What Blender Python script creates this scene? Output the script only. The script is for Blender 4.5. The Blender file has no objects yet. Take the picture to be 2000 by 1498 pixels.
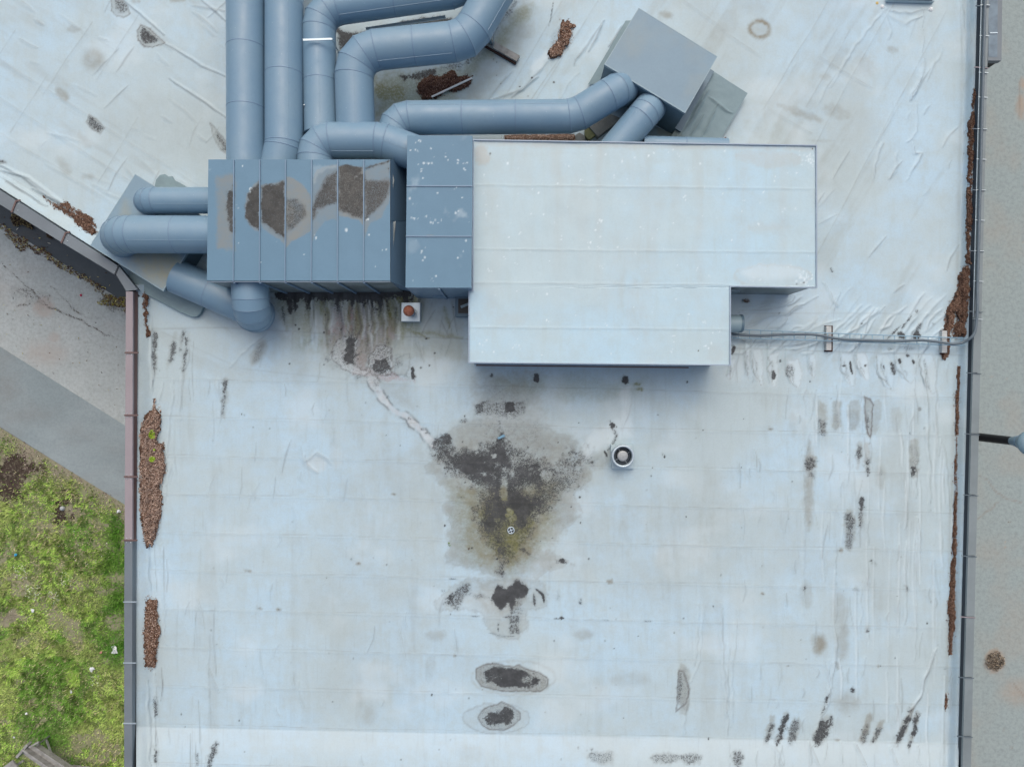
import bpy, bmesh, math, random
import numpy as np
from mathutils import Vector, Matrix
R = math.radians

# ------------------------------------------------------------------ camera, sky, sun, exposure
S = bpy.context.scene
COL = S.collection
H = 13.86                      # camera height above the roof plane (z = 0)
cam_d = bpy.data.cameras.new("camera"); cam_d.sensor_width = 36; cam_d.lens = 24.95
cam_d.clip_start = 0.1; cam_d.clip_end = 2000
cam = bpy.data.objects.new("camera", cam_d); COL.objects.link(cam)
cam.location = (0, 0, H); cam.rotation_euler = (0, 0, 0); S.camera = cam

SUN_EL, SUN_AZ = R(58), R(4)          # azimuth measured from the top of the picture, clockwise
w = bpy.data.worlds.new("World"); S.world = w; w.use_nodes = True
nt = w.node_tree; bg = nt.nodes["Background"]
sky = nt.nodes.new("ShaderNodeTexSky"); sky.sky_type = 'NISHITA'; sky.sun_disc = False
sky.sun_elevation = SUN_EL; sky.sun_rotation = SUN_AZ
sky.air_density = 0.7; sky.dust_density = 6.0; sky.ozone_density = 0.4
nt.links.new(sky.outputs[0], bg.inputs[0]); bg.inputs[1].default_value = 0.15
sd = bpy.data.lights.new("sun", 'SUN'); sd.energy = 1.1; sd.angle = R(90); sd.color = (1.0, 0.985, 0.92)
sun = bpy.data.objects.new("sun", sd); COL.objects.link(sun)
dv = Vector((math.sin(SUN_AZ) * math.cos(SUN_EL), math.cos(SUN_AZ) * math.cos(SUN_EL), math.sin(SUN_EL)))
sun.rotation_euler = dv.to_track_quat('Z', 'Y').to_euler(); sun.location = (0, 0, 30)
S.view_settings.view_transform = 'Standard'; S.view_settings.look = 'None'
S.view_settings.gamma = 1; S.view_settings.exposure = -0.10
S.render.engine = 'CYCLES'

# ------------------------------------------------------------------ helpers
def P(px, py, z=0.0):
    k = (H - z) / H / 100.0
    return ((px - 1000.0) * k, (749.0 - py) * k, z)

def tag(o, label=None, cat=None, group=None, kind=None):
    if label: o['label'] = label
    if cat: o['category'] = cat
    if group: o['group'] = group
    if kind: o['kind'] = kind
    return o

def link(o, parent=None):
    COL.objects.link(o)
    if parent is not None:
        o.parent = parent
        o.matrix_parent_inverse = Matrix.Translation(-Vector(parent.location))
    return o

def empty(name, loc, label=None, cat=None, group=None, kind=None):
    o = bpy.data.objects.new(name, None); COL.objects.link(o); o.location = loc
    o.empty_display_size = 0.2
    return tag(o, label, cat, group, kind)

class MB:
    """collects faces and links them as one mesh"""
    def __init__(s): s.v = []; s.f = []; s.sm = []
    def add(s, vs, fs, smooth=False):
        n = len(s.v); s.v += [tuple(v) for v in vs]
        for f in fs: s.f.append(tuple(i + n for i in f)); s.sm.append(smooth)
        return s
    def prism(s, top, bottom):
        n = len(top)
        fs = [tuple(range(n)), tuple(range(2 * n - 1, n - 1, -1))]
        fs += [(i, n + i, n + (i + 1) % n, (i + 1) % n) for i in range(n)]
        # orient: top polygon counter-clockwise seen from above
        a = sum(top[i][0] * top[(i + 1) % n][1] - top[(i + 1) % n][0] * top[i][1] for i in range(n))
        if a < 0: fs = [tuple(reversed(f)) for f in fs]
        return s.add(list(top) + list(bottom), fs)
    def pbox(s, pts, z1, z0):
        """prism with vertical sides; pts are picture points of the TOP outline at height z1"""
        t = [P(x, y, z1) for x, y in pts]
        return s.prism(t, [(a, b, z0) for a, b, _ in t])
    def box(s, c, d, rot=None):
        x, y, z = d[0] / 2, d[1] / 2, d[2] / 2
        vs = [Vector(q) for q in [(-x,-y,-z),(x,-y,-z),(x,y,-z),(-x,y,-z),(-x,-y,z),(x,-y,z),(x,y,z),(-x,y,z)]]
        if rot is not None: vs = [rot @ v for v in vs]
        c = Vector(c)
        return s.add([v + c for v in vs], [(3,2,1,0),(4,5,6,7),(0,1,5,4),(1,2,6,5),(2,3,7,6),(3,0,4,7)])
    def bar(s, a, b, w_, h_):
        a, b = Vector(a), Vector(b); d = b - a; L = d.length
        rot = d.to_track_quat('X', 'Z').to_matrix()
        return s.box((a + b) / 2, (L, w_, h_), rot)
    def tube(s, pts, r, n=12, caps=True, smooth=True):
        pts = [Vector(p) for p in pts]; rs = r if isinstance(r, (list, tuple)) else [r] * len(pts)
        d0 = (pts[1] - pts[0]).normalized()
        u = d0.orthogonal().normalized(); vs = []; base = None
        for i, p in enumerate(pts):
            if i == 0: t = (pts[1] - p)
            elif i == len(pts) - 1: t = (p - pts[i - 1])
            else: t = (pts[i + 1] - p).normalized() + (p - pts[i - 1]).normalized()
            t.normalize(); u = (u - t * u.dot(t)).normalized(); v = t.cross(u)
            for k in range(n):
                a = 2 * math.pi * k / n
                vs.append(p + (u * math.cos(a) + v * math.sin(a)) * rs[i])
        fs = []
        for i in range(len(pts) - 1):
            for k in range(n):
                k2 = (k + 1) % n
                fs.append((i*n+k, i*n+k2, (i+1)*n+k2, (i+1)*n+k))
        s.add(vs, fs, smooth)
        if caps:
            m = len(pts) - 1
            s.add(vs[:n], [tuple(range(n - 1, -1, -1))]); s.add(vs[m*n:], [tuple(range(n))])
        return s
    def lathe(s, c, prof, n=32, smooth=True):
        """prof: (r, z) pairs about a vertical axis at c"""
        vs = []; fs = []
        for r, z in prof:
            for k in range(n):
                a = 2 * math.pi * k / n
                vs.append((c[0] + r * math.cos(a), c[1] + r * math.sin(a), c[2] + z))
        for i in range(len(prof) - 1):
            for k in range(n):
                k2 = (k + 1) % n
                fs.append((i*n+k, i*n+k2, (i+1)*n+k2, (i+1)*n+k))
        return s.add(vs, fs, smooth)
    def build(s, name, mat, parent=None, bevel=0.0):
        me = bpy.data.meshes.new(name); me.from_pydata(s.v, [], s.f); me.update()
        me.polygons.foreach_set('use_smooth', s.sm)
        if mat: me.materials.append(mat)
        o = link(bpy.data.objects.new(name, me), parent)
        if bevel:
            m = o.modifiers.new('bevel', 'BEVEL'); m.width = bevel; m.segments = 2; m.limit_method = 'ANGLE'
        return o

# ---- numpy noise and painting -------------------------------------------------
def vnoise(x, y, seed):
    x = np.asarray(x, np.float32); y = np.asarray(y, np.float32)
    xi = np.floor(x).astype(np.int64); yi = np.floor(y).astype(np.int64)
    fx = x - xi; fy = y - yi; fx = fx*fx*(3-2*fx); fy = fy*fy*(3-2*fy)
    def h(a, b):
        n = (a * 374761393 + b * 668265263 + seed * 974711) & 0xffffffff
        n = ((n ^ (n >> 13)) * 1274126177) & 0xffffffff
        return ((n ^ (n >> 16)) & 0xffff).astype(np.float32) / 65535.0
    a = h(xi, yi); b = h(xi+1, yi); c = h(xi, yi+1); d = h(xi+1, yi+1)
    return (a*(1-fx)+b*fx)*(1-fy) + (c*(1-fx)+d*fx)*fy

def fbm(x, y, sx, sy=None, seed=1, oc=4):
    sy = sy or sx; s = 0; a = 1.0; t = 0
    for o in range(oc):
        s = s + a * vnoise(x / sx * 2**o, y / sy * 2**o, seed + o * 17); t += a; a *= 0.55
    return s / t

def sstep(a, b, x):
    t = np.clip((x - a) / (b - a), 0, 1); return t*t*(3-2*t)

def seg_dist(x, y, a, b):
    vx, vy = b[0]-a[0], b[1]-a[1]; L = vx*vx+vy*vy + 1e-9
    t = np.clip(((x-a[0])*vx + (y-a[1])*vy) / L, 0, 1)
    return np.hypot(x-a[0]-t*vx, y-a[1]-t*vy), t

def inside(x, y, pts):
    r = np.zeros(x.shape, bool); n = len(pts)
    for i in range(n):
        x1, y1 = pts[i]; x2, y2 = pts[(i+1) % n]
        if y1 == y2: continue
        c = ((y1 > y) != (y2 > y)) & (x < (x2-x1)*(y-y1)/(y2-y1)+x1)
        r ^= c
    return r

class Canvas:
    """fields over picture-plane coordinates X, Y (flattened 2-D grid)"""
    NAMES = ('dark', 'tan', 'green', 'red', 'line', 'clean_lit', 'h')  # paler field: unsoiled spots, droppings, and light painted on folds and the slope
    def __init__(s, X, Y):
        s.X, s.Y = X.astype(np.float32), Y.astype(np.float32)
        s.F = {n: np.zeros(X.shape, np.float32) for n in s.NAMES}
    def _sub(s, pts, m):
        x0 = min(p[0] for p in pts)-m; x1 = max(p[0] for p in pts)+m
        y0 = min(p[1] for p in pts)-m; y1 = max(p[1] for p in pts)+m
        return np.nonzero((s.X > x0) & (s.X < x1) & (s.Y > y0) & (s.Y < y1))
    def put(s, f, idx, v, mode='max'):
        A = s.F[f]
        if mode == 'max': A[idx] = np.maximum(A[idx], v)
        elif mode == 'add': A[idx] += v
        elif mode == 'mul': A[idx] *= v
    def sdf(s, idx, pts, warp, ws, seed):
        x, y = s.X[idx], s.Y[idx]
        d = np.full(x.shape, 1e9, np.float32)
        for i in range(len(pts)):
            d = np.minimum(d, seg_dist(x, y, pts[i], pts[(i+1) % len(pts)])[0])
        d = np.where(inside(x, y, pts), -d, d)
        if warp:
            d = d + warp * (fbm(x, y, ws, ws, seed, 3) - 0.5) * 2 + warp * .8 * (fbm(x, y, ws*.22, ws*.22, seed + 7, 2) - 0.5)
        return d
    def blob(s, f, pts, val=1.0, soft=4, warp=5, ws=14, seed=3, mode='max', ring=None, ringv=0.6, ringw=1.6, lim=None):
        idx = s._sub(pts, soft + warp + 6)
        d = s.sdf(idx, pts, warp, ws, seed)
        if f is not None:
            m = 1 - sstep(-soft, soft, d)
            s.put(f, idx, 1 - m * (1 - val) if mode == 'mul' else m * val, mode)
        if ring:
            s.put(ring, idx, np.exp(-((d + 1) / ringw)**2) * ringv * (0.55 + 0.7*fbm(s.X[idx], s.Y[idx], 9, 9, seed+5, 2)))
        return s
    def ell(s, f, cx, cy, rx, ry, val=1.0, ang=0, **k):
        a = R(ang); pts = []
        for i in range(20):
            t = 2*math.pi*i/20; u, v = rx*math.cos(t), ry*math.sin(t)
            pts.append((cx + u*math.cos(a) - v*math.sin(a), cy + u*math.sin(a) + v*math.cos(a)))
        return s.blob(f, pts, val, **k)
    def sup(s, f, cx, cy, rx, ry, val=1.0, ang=0, **k):
        a = R(ang); g = random.Random(int(cx*7+cy)); pts = []
        for i in range(22):
            t = 2*math.pi*i/22; u = rx*math.copysign(abs(math.cos(t))**.55, math.cos(t))*g.uniform(.85, 1.1); v = ry*math.copysign(abs(math.sin(t))**.6, math.sin(t))*g.uniform(.88, 1.12)
            if v > 0: u *= 1 - .35*(v/ry)*g.uniform(.4, 1)
            pts.append((cx + u*math.cos(a) - v*math.sin(a), cy + u*math.sin(a) + v*math.cos(a)))
        return s.blob(f, pts, val, **k)
    def stroke(s, f, pts, wd=1.5, val=0.5, taper=True, warp=1.2, ws=25, seed=2, mode='max', brk=0.3):
        m = wd*3 + warp + 2; idx = s._sub(pts, m)
        if len(idx[0]) == 0: return s
        x, y = s.X[idx].copy(), s.Y[idx].copy()
        if warp:
            x += warp * (fbm(s.X[idx], s.Y[idx], ws, ws, seed, 2) - .5) * 2
            y += warp * (fbm(s.X[idx], s.Y[idx], ws, ws, seed + 9, 2) - .5) * 2
        L = [0]
        for a, b in zip(pts, pts[1:]): L.append(L[-1] + math.hypot(b[0]-a[0], b[1]-a[1]))
        best = np.full(x.shape, 1e9, np.float32); tt = np.zeros(x.shape, np.float32)
        for i, (a, b) in enumerate(zip(pts, pts[1:])):
            d, t = seg_dist(x, y, a, b); q = d < best
            best = np.where(q, d, best); tt = np.where(q, (L[i] + t*(L[i+1]-L[i]))/L[-1], tt)
        wv = wd * (np.clip(4*tt*(1-tt), 0.15, 1)**0.5 if taper else 1.0)
        v = np.exp(-(best / wv)**2) * val
        if brk: v = v * (1 - brk + brk * 2 * fbm(s.X[idx], s.Y[idx], 18, 18, seed + 3, 2))
        s.put(f, idx, v, mode); return s

def grid_mesh(name, X, Y, Z, F, mat, keep=None, parent=None, attrs=True, thick=None):
    """X, Y world coords (rows, cols); F canvas fields"""
    r, c = X.shape; n = r * c
    co = np.stack([X, Y, Z], -1).reshape(-1, 3).astype(np.float32)
    i = np.arange(n).reshape(r, c)
    q = np.stack([i[1:, :-1], i[1:, 1:], i[:-1, 1:], i[:-1, :-1]], -1)
    if keep is not None: q = q[keep]
    q = q.reshape(-1, 4)
    used = np.zeros(n, bool); used[q.ravel()] = True
    remap = np.cumsum(used) - 1; q = remap[q]; co = co[used]
    me = bpy.data.meshes.new(name)
    me.vertices.add(len(co)); me.vertices.foreach_set('co', co.ravel())
    me.loops.add(q.size); me.loops.foreach_set('vertex_index', q.ravel().astype(np.int32))
    me.polygons.add(len(q)); me.polygons.foreach_set('loop_start', np.arange(0, q.size, 4, dtype=np.int32))
    me.polygons.foreach_set('loop_total', np.full(len(q), 4, np.int32))
    me.polygons.foreach_set('use_smooth', np.ones(len(q), bool))
    me.update(calc_edges=True)
    if F is not None:
        for an, ch in (('mark_a', ('dark', 'tan', 'green')), ('mark_b', ('red', 'line', 'clean_lit'))):
            at = me.attributes.new(an, 'FLOAT_COLOR', 'POINT')
            d = np.ones((n, 4), np.float32)
            for k, f in enumerate(ch): d[:, k] = np.clip(F[f].reshape(-1), 0, 1)
            at.data.foreach_set('color', d[used].ravel())
    me.materials.append(mat)
    return link(bpy.data.objects.new(name, me), parent)

def quad_sheet(name, corners, z, step, paint, mat, parent=None, zoff=None):
    """bilinear sheet; corners = picture points (top-left, top-right, bottom-right, bottom-left) at height z"""
    a, b, c, d = [np.array(p, float) for p in corners]
    nu = max(2, int(max(np.hypot(*(b-a)), np.hypot(*(c-d))) / step) + 1)
    nv = max(2, int(max(np.hypot(*(d-a)), np.hypot(*(c-b))) / step) + 1)
    u, v = np.meshgrid(np.linspace(0, 1, nu), np.linspace(0, 1, nv))
    X = (a[0]*(1-u)+b[0]*u)*(1-v) + (d[0]*(1-u)+c[0]*u)*v
    Y = (a[1]*(1-u)+b[1]*u)*(1-v) + (d[1]*(1-u)+c[1]*u)*v
    cv = Canvas(X, Y)
    if paint: paint(cv)
    Z = z + cv.F['h']
    k = (H - z) / H / 100
    return grid_mesh(name, (X-1000)*k, (749-Y)*k, Z, cv.F, mat, None, parent)

# ---- node materials -----------------------------------------------------------
class NT:
    def __init__(s, name):
        s.m = bpy.data.materials.new(name); s.m.use_nodes = True; s.t = s.m.node_tree
        s.b = s.t.nodes['Principled BSDF']; s.co = s.n('ShaderNodeTexCoord').outputs['Object']
    def n(s, k, **kw):
        o = s.t.nodes.new(k)
        for a, b in kw.items(): setattr(o, a, b)
        return o
    def set(s, sock, v):
        if isinstance(v, bpy.types.NodeSocket): s.t.links.new(v, sock)
        elif isinstance(v, (tuple, list)) and len(v) == 3 and sock.type == 'RGBA': sock.default_value = (*v, 1)
        else: sock.default_value = v
    def noise(s, scale, detail=3, rough=0.55, vec=None, dist=0.0, stretch=None):
        o = s.n('ShaderNodeTexNoise'); o.inputs['Scale'].default_value = scale
        o.inputs['Detail'].default_value = detail; o.inputs['Roughness'].default_value = rough
        o.inputs['Distortion'].default_value = dist
        v = vec or s.co
        if stretch:
            mp = s.n('ShaderNodeMapping'); mp.inputs['Scale'].default_value = stretch[:3]
            if len(stretch) > 3: mp.inputs['Rotation'].default_value = (0, 0, stretch[3])
            s.t.links.new(v, mp.inputs[0]); v = mp.outputs[0]
        s.t.links.new(v, o.inputs['Vector']); return o.outputs['Fac']
    def vor(s, scale, feature='F1'):
        o = s.n('ShaderNodeTexVoronoi', feature=feature); o.inputs['Scale'].default_value = scale
        s.t.links.new(s.co, o.inputs['Vector']); return o
    def math(s, op, a, b=0.5, c=None, clamp=False):
        o = s.n('ShaderNodeMath', operation=op, use_clamp=clamp)
        s.set(o.inputs[0], a); s.set(o.inputs[1], b)
        if c is not None: s.set(o.inputs[2], c)
        return o.outputs[0]
    def ramp(s, v, lo, hi, a=0.0, b=1.0):
        o = s.n('ShaderNodeMapRange', interpolation_type='SMOOTHSTEP')
        s.set(o.inputs[0], v); o.inputs[1].default_value = lo; o.inputs[2].default_value = hi
        o.inputs[3].default_value = a; o.inputs[4].default_value = b; return o.outputs[0]
    def mix(s, f, a, b, mode='MIX'):
        o = s.n('ShaderNodeMix', data_type='RGBA', blend_type=mode)
        s.set(o.inputs[0], f); s.set(o.inputs[6], a); s.set(o.inputs[7], b); return o.outputs[2]
    def attr(s, name):
        a = s.n('ShaderNodeAttribute', attribute_name=name)
        sp = s.n('ShaderNodeSeparateColor'); s.t.links.new(a.outputs['Color'], sp.inputs[0])
        return sp.outputs[0], sp.outputs[1], sp.outputs[2], a.outputs['Color']
    def bump(s, h, strength=0.3, dist=0.01):
        o = s.n('ShaderNodeBump'); o.inputs['Strength'].default_value = strength; o.inputs['Distance'].default_value = dist
        s.t.links.new(h, o.inputs['Height']); s.t.links.new(o.outputs[0], s.b.inputs['Normal'])
    def out(s, col, rough=0.6, metal=0.0, spec=0.5):
        s.set(s.b.inputs['Base Color'], col); s.set(s.b.inputs['Roughness'], rough)
        s.b.inputs['Metallic'].default_value = metal; s.b.inputs['Specular IOR Level'].default_value = spec
        return s.m

def simple(name, c, rough=0.6, metal=0.0, var=0.12, scale=3.0, spec=0.5, bump=0.0, bscale=60, c2=None, thr=(0.35, 0.7)):
    t = NT(name); n = t.noise(scale, 5, 0.6)
    c2 = c2 or tuple(x * (1 - var) for x in c)
    col = t.mix(t.ramp(n, *thr), c, c2)
    n2 = t.noise(scale * 14, 3); col = t.mix(t.ramp(n2, 0.3, 0.8, 0, 0.25), col, tuple(x * 0.8 for x in c))
    if bump: t.bump(t.noise(bscale, 3), bump, 0.01)
    return t.out(col, rough, metal, spec)

def marked(name, c1, c2, tan=(.235, .235, .195), green=(.085, .10, .035), red=(.33, .13, .12), dark=(.035, .035, .037),
           clean_lit=(.66, .76, .80), line=(.13, .13, .13), rough=0.62, fine=58.0, n1=0.35, spec=0.35, bumpk=0.12, streak=True, extra=None, filmk=0.75, grain=0.10):
    t = NT(name)
    a = t.noise(n1, 6, 0.68); col = t.mix(t.ramp(a, 0.36, 0.62), c1, c2)
    a2 = t.noise(n1 * 9, 5, 0.7); col = t.mix(t.ramp(a2, 0.42, 0.72, 0, .55), col, tuple(x * .93 for x in c2))
    if streak:
        st = t.noise(1.0, 4, 0.65, stretch=(6.0, 0.9, 1.0)); col = t.mix(t.ramp(st, 0.48, 0.78, 0, 0.34), col, tuple(x * y for x, y in zip(c2, (.90, .86, .80))))
        st2 = t.noise(1.0, 4, 0.65, stretch=(1.3, 7.0, 1.0)); col = t.mix(t.ramp(st2, 0.52, 0.8, 0, 0.22), col, tuple(x * y for x, y in zip(c2, (.92, .88, .84))))
    g = t.noise(fine * 0.5, 4, 0.7); col = t.mix(t.ramp(g, 0.38, 0.72, 0, grain), col, tuple(x * 0.55 for x in c1))
    d, tn, gr, _ = t.attr('mark_a'); rd, ln, cl, _ = t.attr('mark_b')
    m = t.noise(7.0, 4, 0.6); f = t.noise(fine, 3, 0.72); f2 = t.noise(fine * 0.38, 4, 0.7)
    col = t.mix(t.math('MULTIPLY', tn, t.ramp(m, 0.2, 0.7, 0.65, 1.15), clamp=True), col, tan)
    col = t.mix(t.math('MULTIPLY', rd, t.ramp(f, 0.38, 0.6, 0.15, 1.0), clamp=True), col, red)
    col = t.mix(t.math('MULTIPLY', gr, t.ramp(f2, 0.3, 0.6, 0.5, 1.0), clamp=True), col, green)
    col = t.mix(cl, col, clean_lit)
    col = t.mix(ln, col, line)
    film = t.math('MULTIPLY', d, t.ramp(f2, 0.25, 0.7, 0.35, 1.0), clamp=True)
    col = t.mix(t.math('MULTIPLY', film, filmk), col, tuple(x * 2.2 for x in dark))
    fm = t.math('ADD', t.math('MULTIPLY', t.math('SUBTRACT', f, 0.5), 1.35), t.math('MULTIPLY', t.math('SUBTRACT', f2, 0.5), 0.75))
    k = t.math('MULTIPLY', t.ramp(t.math('ADD', d, fm), 0.36, 0.74), 0.93)
    dk = t.mix(t.ramp(m, 0.35, 0.7), dark, tuple(x * 1.9 for x in dark))
    col = t.mix(k, col, dk)
    if extra: col = extra(t, col)
    t.bump(t.noise(fine * 0.8, 3, 0.6), bumpk, 0.01)
    return t.out(col, rough, 0.0, spec)

def tinted(name, rough=0.8, spec=0.25, mul=1.0):
    t = NT(name); _, _, _, c = t.attr('tint')
    if mul != 1.0: c = t.mix(1.0, c, (mul, mul, mul), 'MULTIPLY')
    return t.out(c, rough, 0, spec)

ROOF_A, ROOF_B = (.435, .60, .71), (.44, .545, .575)
M = {}
M['roof'] = marked('roof_membrane_marks', ROOF_A, ROOF_B, green=(.15, .155, .03), dark=(.030, .033, .036), grain=.16)
M['unit_top'] = marked('white_sheet_marks', (.425, .605, .71), (.445, .575, .62), tan=(.42, .40, .35), rough=.5)
M['blue_top'] = marked('blue_sheet_marks', (.135, .25, .35), (.125, .235, .33), tan=(.22, .235, .22), dark=(.028, .029, .028), filmk=.95, fine=80, rough=.5, streak=False, spec=.32, bumpk=.03, red=(.085, .068, .055))
M['teal_top'] = marked('teal_sheet_marks', (.205, .31, .385), (.19, .29, .365), tan=(.31, .31, .22), green=(.22, .24, .12), rough=.5, streak=False, bumpk=.04, spec=.4)
M['asphalt_old'] = marked('old_asphalt_marks', (.47, .525, .53), (.42, .475, .48), tan=(.40, .375, .35), dark=(.06, .055, .05), green=(.10, .10, .04), fine=26, rough=.9, n1=.8, spec=.2, bumpk=.6, grain=.5)
M['asphalt_new'] = marked('new_asphalt_marks', (.285, .345, .365), (.25, .31, .33), tan=(.2, .2, .19), dark=(.03, .028, .025), fine=34, rough=.85, n1=.6, spec=.25, bumpk=.3, streak=False, grain=.3)
M['asphalt_dark'] = marked('dark_asphalt_marks', (.095, .112, .125), (.08, .098, .11), tan=(.1, .09, .08), dark=(.02, .018, .015), fine=34, rough=.8, n1=.9, spec=.3, bumpk=.2, streak=False)
M['concrete'] = marked('concrete_marks', (.305, .365, .365), (.30, .365, .37), tan=(.36, .30, .24), dark=(.10, .085, .065), line=(.24, .21, .18), fine=22, rough=.9, n1=.5, spec=.2, bumpk=.5, streak=False, grain=.4)
M['soil'] = marked('soil_marks', (.25, .27, .15), (.31, .30, .21), tan=(.31, .27, .225), green=(.09, .17, .035), dark=(.035, .025, .022), fine=30, rough=.95, n1=1.0, spec=.1, bumpk=1.0, streak=False)
def worn_metal(name, c, rough):
    t = NT(name); a = t.noise(.9, 5, .65); col = t.mix(t.ramp(a, .35, .7), c, (c[0]*1.16, c[1]*1.08, c[2]*1.02))
    st = t.noise(1.0, 5, .7, stretch=(3, 3, .8)); col = t.mix(t.ramp(st, .55, .8, 0, .35), col, (c[0]*1.25, c[1]*1.08, c[2]*.92))
    sp = t.vor(9.0); col = t.mix(t.ramp(sp.outputs['Distance'], .035, .06, .55, 0), col, (.5, .6, .66))
    gr_ = t.noise(26, 4, .7); col = t.mix(t.ramp(gr_, .5, .8, 0, .22), col, tuple(x*.62 for x in c))
    rg = t.ramp(t.noise(4, 4, .6), .3, .7, rough-.07, rough+.13); t.bump(t.noise(2.2, 2, .5), .35, .02)
    return t.out(col, rg, 0, .5)
M['duct'] = worn_metal('duct_blue_paint', (.165, .28, .385), .38)
M['duct_plain'] = simple('duct_blue_paint', (.165, .28, .385), .42, 0, .06, 1.2, spec=.55)
M['band'] = simple('duct_band_paint', (.17, .27, .38), .4, 0, .06, 4)
M['teal'] = simple('teal_sheet', (.27, .385, .44), .45, 0, .08, 2)
M['teal_dark'] = simple('teal_sheet_wall', (.12, .20, .26), .5, 0, .15, 2)
M['flash'] = simple('grey_green_flashing', (.20, .295, .325), .6, 0, .18, 4, bump=.3, bscale=12)
M['blue_wall'] = simple('blue_sheet_wall', (.19, .295, .40), .4, 0, .08, 2)
M['mottled_wall'] = simple('mottled_sheet_wall', (.25, .30, .31), .4, 0, .5, 2.6, c2=(.11, .135, .13))  # pale and dark mottling paints the roof's reflection into the walls
M['sleeve'] = simple('sleeve_blue_paint', (.115, .20, .29), .45, 0, .08, 2)
M['rim'] = simple('blue_grey_rim', (.30, .385, .48), .4, 0, .05, 3)
M['brown_cap'] = simple('brown_red_cap', (.305, .27, .29), .45, 0, .08, 2)
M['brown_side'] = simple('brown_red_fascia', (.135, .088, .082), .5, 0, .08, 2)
M['grey_cap'] = simple('grey_cap_steel', (.165, .20, .225), .42, 0, .15, 1.6, spec=.5)
M['grey_cap2'] = simple('grey_cap_steel_pale', (.21, .255, .27), .42, 0, .2, 1.2, spec=.5)
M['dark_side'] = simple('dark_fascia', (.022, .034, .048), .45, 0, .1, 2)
M['wall'] = simple('facade_render', (.30, .29, .27), .85, 0, .2, 1, bump=.3)
M['galv'] = simple('galvanised', (.50, .60, .66), .35, .4, .1, 6)
M['tray'] = simple('tray_wire_blue', (.27, .44, .56), .4, 0, .1, 8)
M['cable'] = simple('grey_cable', (.115, .155, .185), .5, 0, .1, 8)
M['black'] = simple('black_post_and_holes', (.012, .016, .02), .45, 0, .2, 5)
M['rust'] = simple('rusty_metal', (.26, .085, .045), .6, .2, .4, 25, c2=(.40, .17, .11))
M['steel_white'] = simple('pale_aluminium', (.55, .63, .66), .3, .5, .1, 10)
M['wood'] = simple('weathered_wood', (.33, .34, .33), .9, 0, .3, 9, c2=(.21, .21, .20), bump=.4)
M['wood_pale'] = simple('pale_wood', (.50, .53, .53), .85, 0, .2, 12)
M['wood_dark'] = simple('dark_wood_side', (.06, .03, .025), .9, 0, .3, 12)  # dark brown, for the slabs under the sleepers
M['block'] = simple('concrete_block', (.24, .26, .25), .9, 0, .25, 8, bump=.5)
M['moss_block'] = simple('mossy_block', (.20, .22, .11), .9, 0, .35, 10, bump=.5)
M['litter'] = simple('white_litter', (.75, .80, .82), .7, 0, .1, 10)
M['litter_blue'] = simple('blue_litter', (.06, .42, .70), .7, 0, .1, 10)
M['litter_pink'] = simple('pink_litter', (.62, .28, .26), .7, 0, .1, 10)
M['lamp_grey'] = simple('lamp_head_paint', (.20, .31, .37), .4, 0, .08, 4)
M['brass'] = simple('brown_rod', (.16, .09, .075), .5, 0, .1, 10)
M['chips'] = tinted('needle_litter')
M['blades'] = tinted('grass_blades', .6, .3, .96)
M['stone'] = simple('grey_stone', (.45, .50, .52), .8, 0, .2, 8)

rnd = random.Random(7); rng = np.random.default_rng(11)

# ------------------------------------------------------------------ ground
GZ = -4.0
def g0(name, pts, z, mat, kind='structure'):
    t = MB(); q = [P(x, y, z) for x, y in pts]; t.add(q, [tuple(range(len(q)))]); 
    return t
big = MB(); big.add([(-600, -600, GZ), (600, -600, GZ), (600, 600, GZ), (-600, 600, GZ)], [(0, 1, 2, 3)])
o = big.build('ground', simple('far_ground', (.20, .22, .22), .9, 0, .2, .3)); tag(o, 'grey paved ground stretching around the building', kind='structure')

def line_y(x, y0, sl=0.63): return y0 + sl * x
XL, XR = -420, 420
def band(name, ya, yb, mat, z, paint, label, step=3.0):
    o = quad_sheet(name, [(XL, line_y(XL, ya)), (XR, line_y(XR, ya)), (XR, line_y(XR, yb)), (XL, line_y(XL, yb))], GZ + z, step, paint, M[mat])
    return tag(o, label, kind='structure')

def paint_dark(c):
    n = fbm(c.X, c.Y, 40, 25, 4); c.F['dark'] = (sstep(.62, .8, n) * .3).astype(np.float32)
    c.F['tan'] = (sstep(.5, .8, fbm(c.X, c.Y, 90, 50, 8)) * .5).astype(np.float32)
def paint_old(c):
    n = fbm(c.X, c.Y, 120, 80, 21); c.F['tan'] = (sstep(.52, .76, n) * .35).astype(np.float32)
    c.ell('tan', 90, 690, 40, 22, .6, soft=20); c.ell('tan', 85, 600, 22, 18, .8, soft=8); c.ell('tan', 105, 660, 14, 9, .6, soft=5)
    c.F['dark'] = (sstep(.58, .8, fbm(c.X, c.Y, 26, 20, 5)) * .12).astype(np.float32)
    # darkness and moss next to the verge of leaves
    dd = c.Y - line_y(c.X, 440, .615)
    c.F['dark'] = np.maximum(c.F['dark'], (np.exp(-(dd/20)**2) * .42 * (fbm(c.X, c.Y, 30, 18, 6) > .42)).astype(np.float32))
    c.blob('dark', [(20, 555), (55, 560), (95, 575), (100, 590), (80, 600), (50, 590), (25, 575)], .38, soft=8, warp=10)
    c.blob('dark', [(190, 575), (245, 575), (250, 620), (215, 612)], .5, soft=8, warp=12)
    c.blob('green', [(220, 580), (250, 590), (250, 610), (225, 600)], .6, soft=6)
    for pts in ([(0, 512), (40, 545), (95, 600), (150, 620), (205, 655), (243, 665)], [(30, 600), (65, 590)], [(100, 560), (140, 600), (170, 622)]):
        c.stroke('dark', pts, 2.2, .65, warp=4, ws=18)
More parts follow.
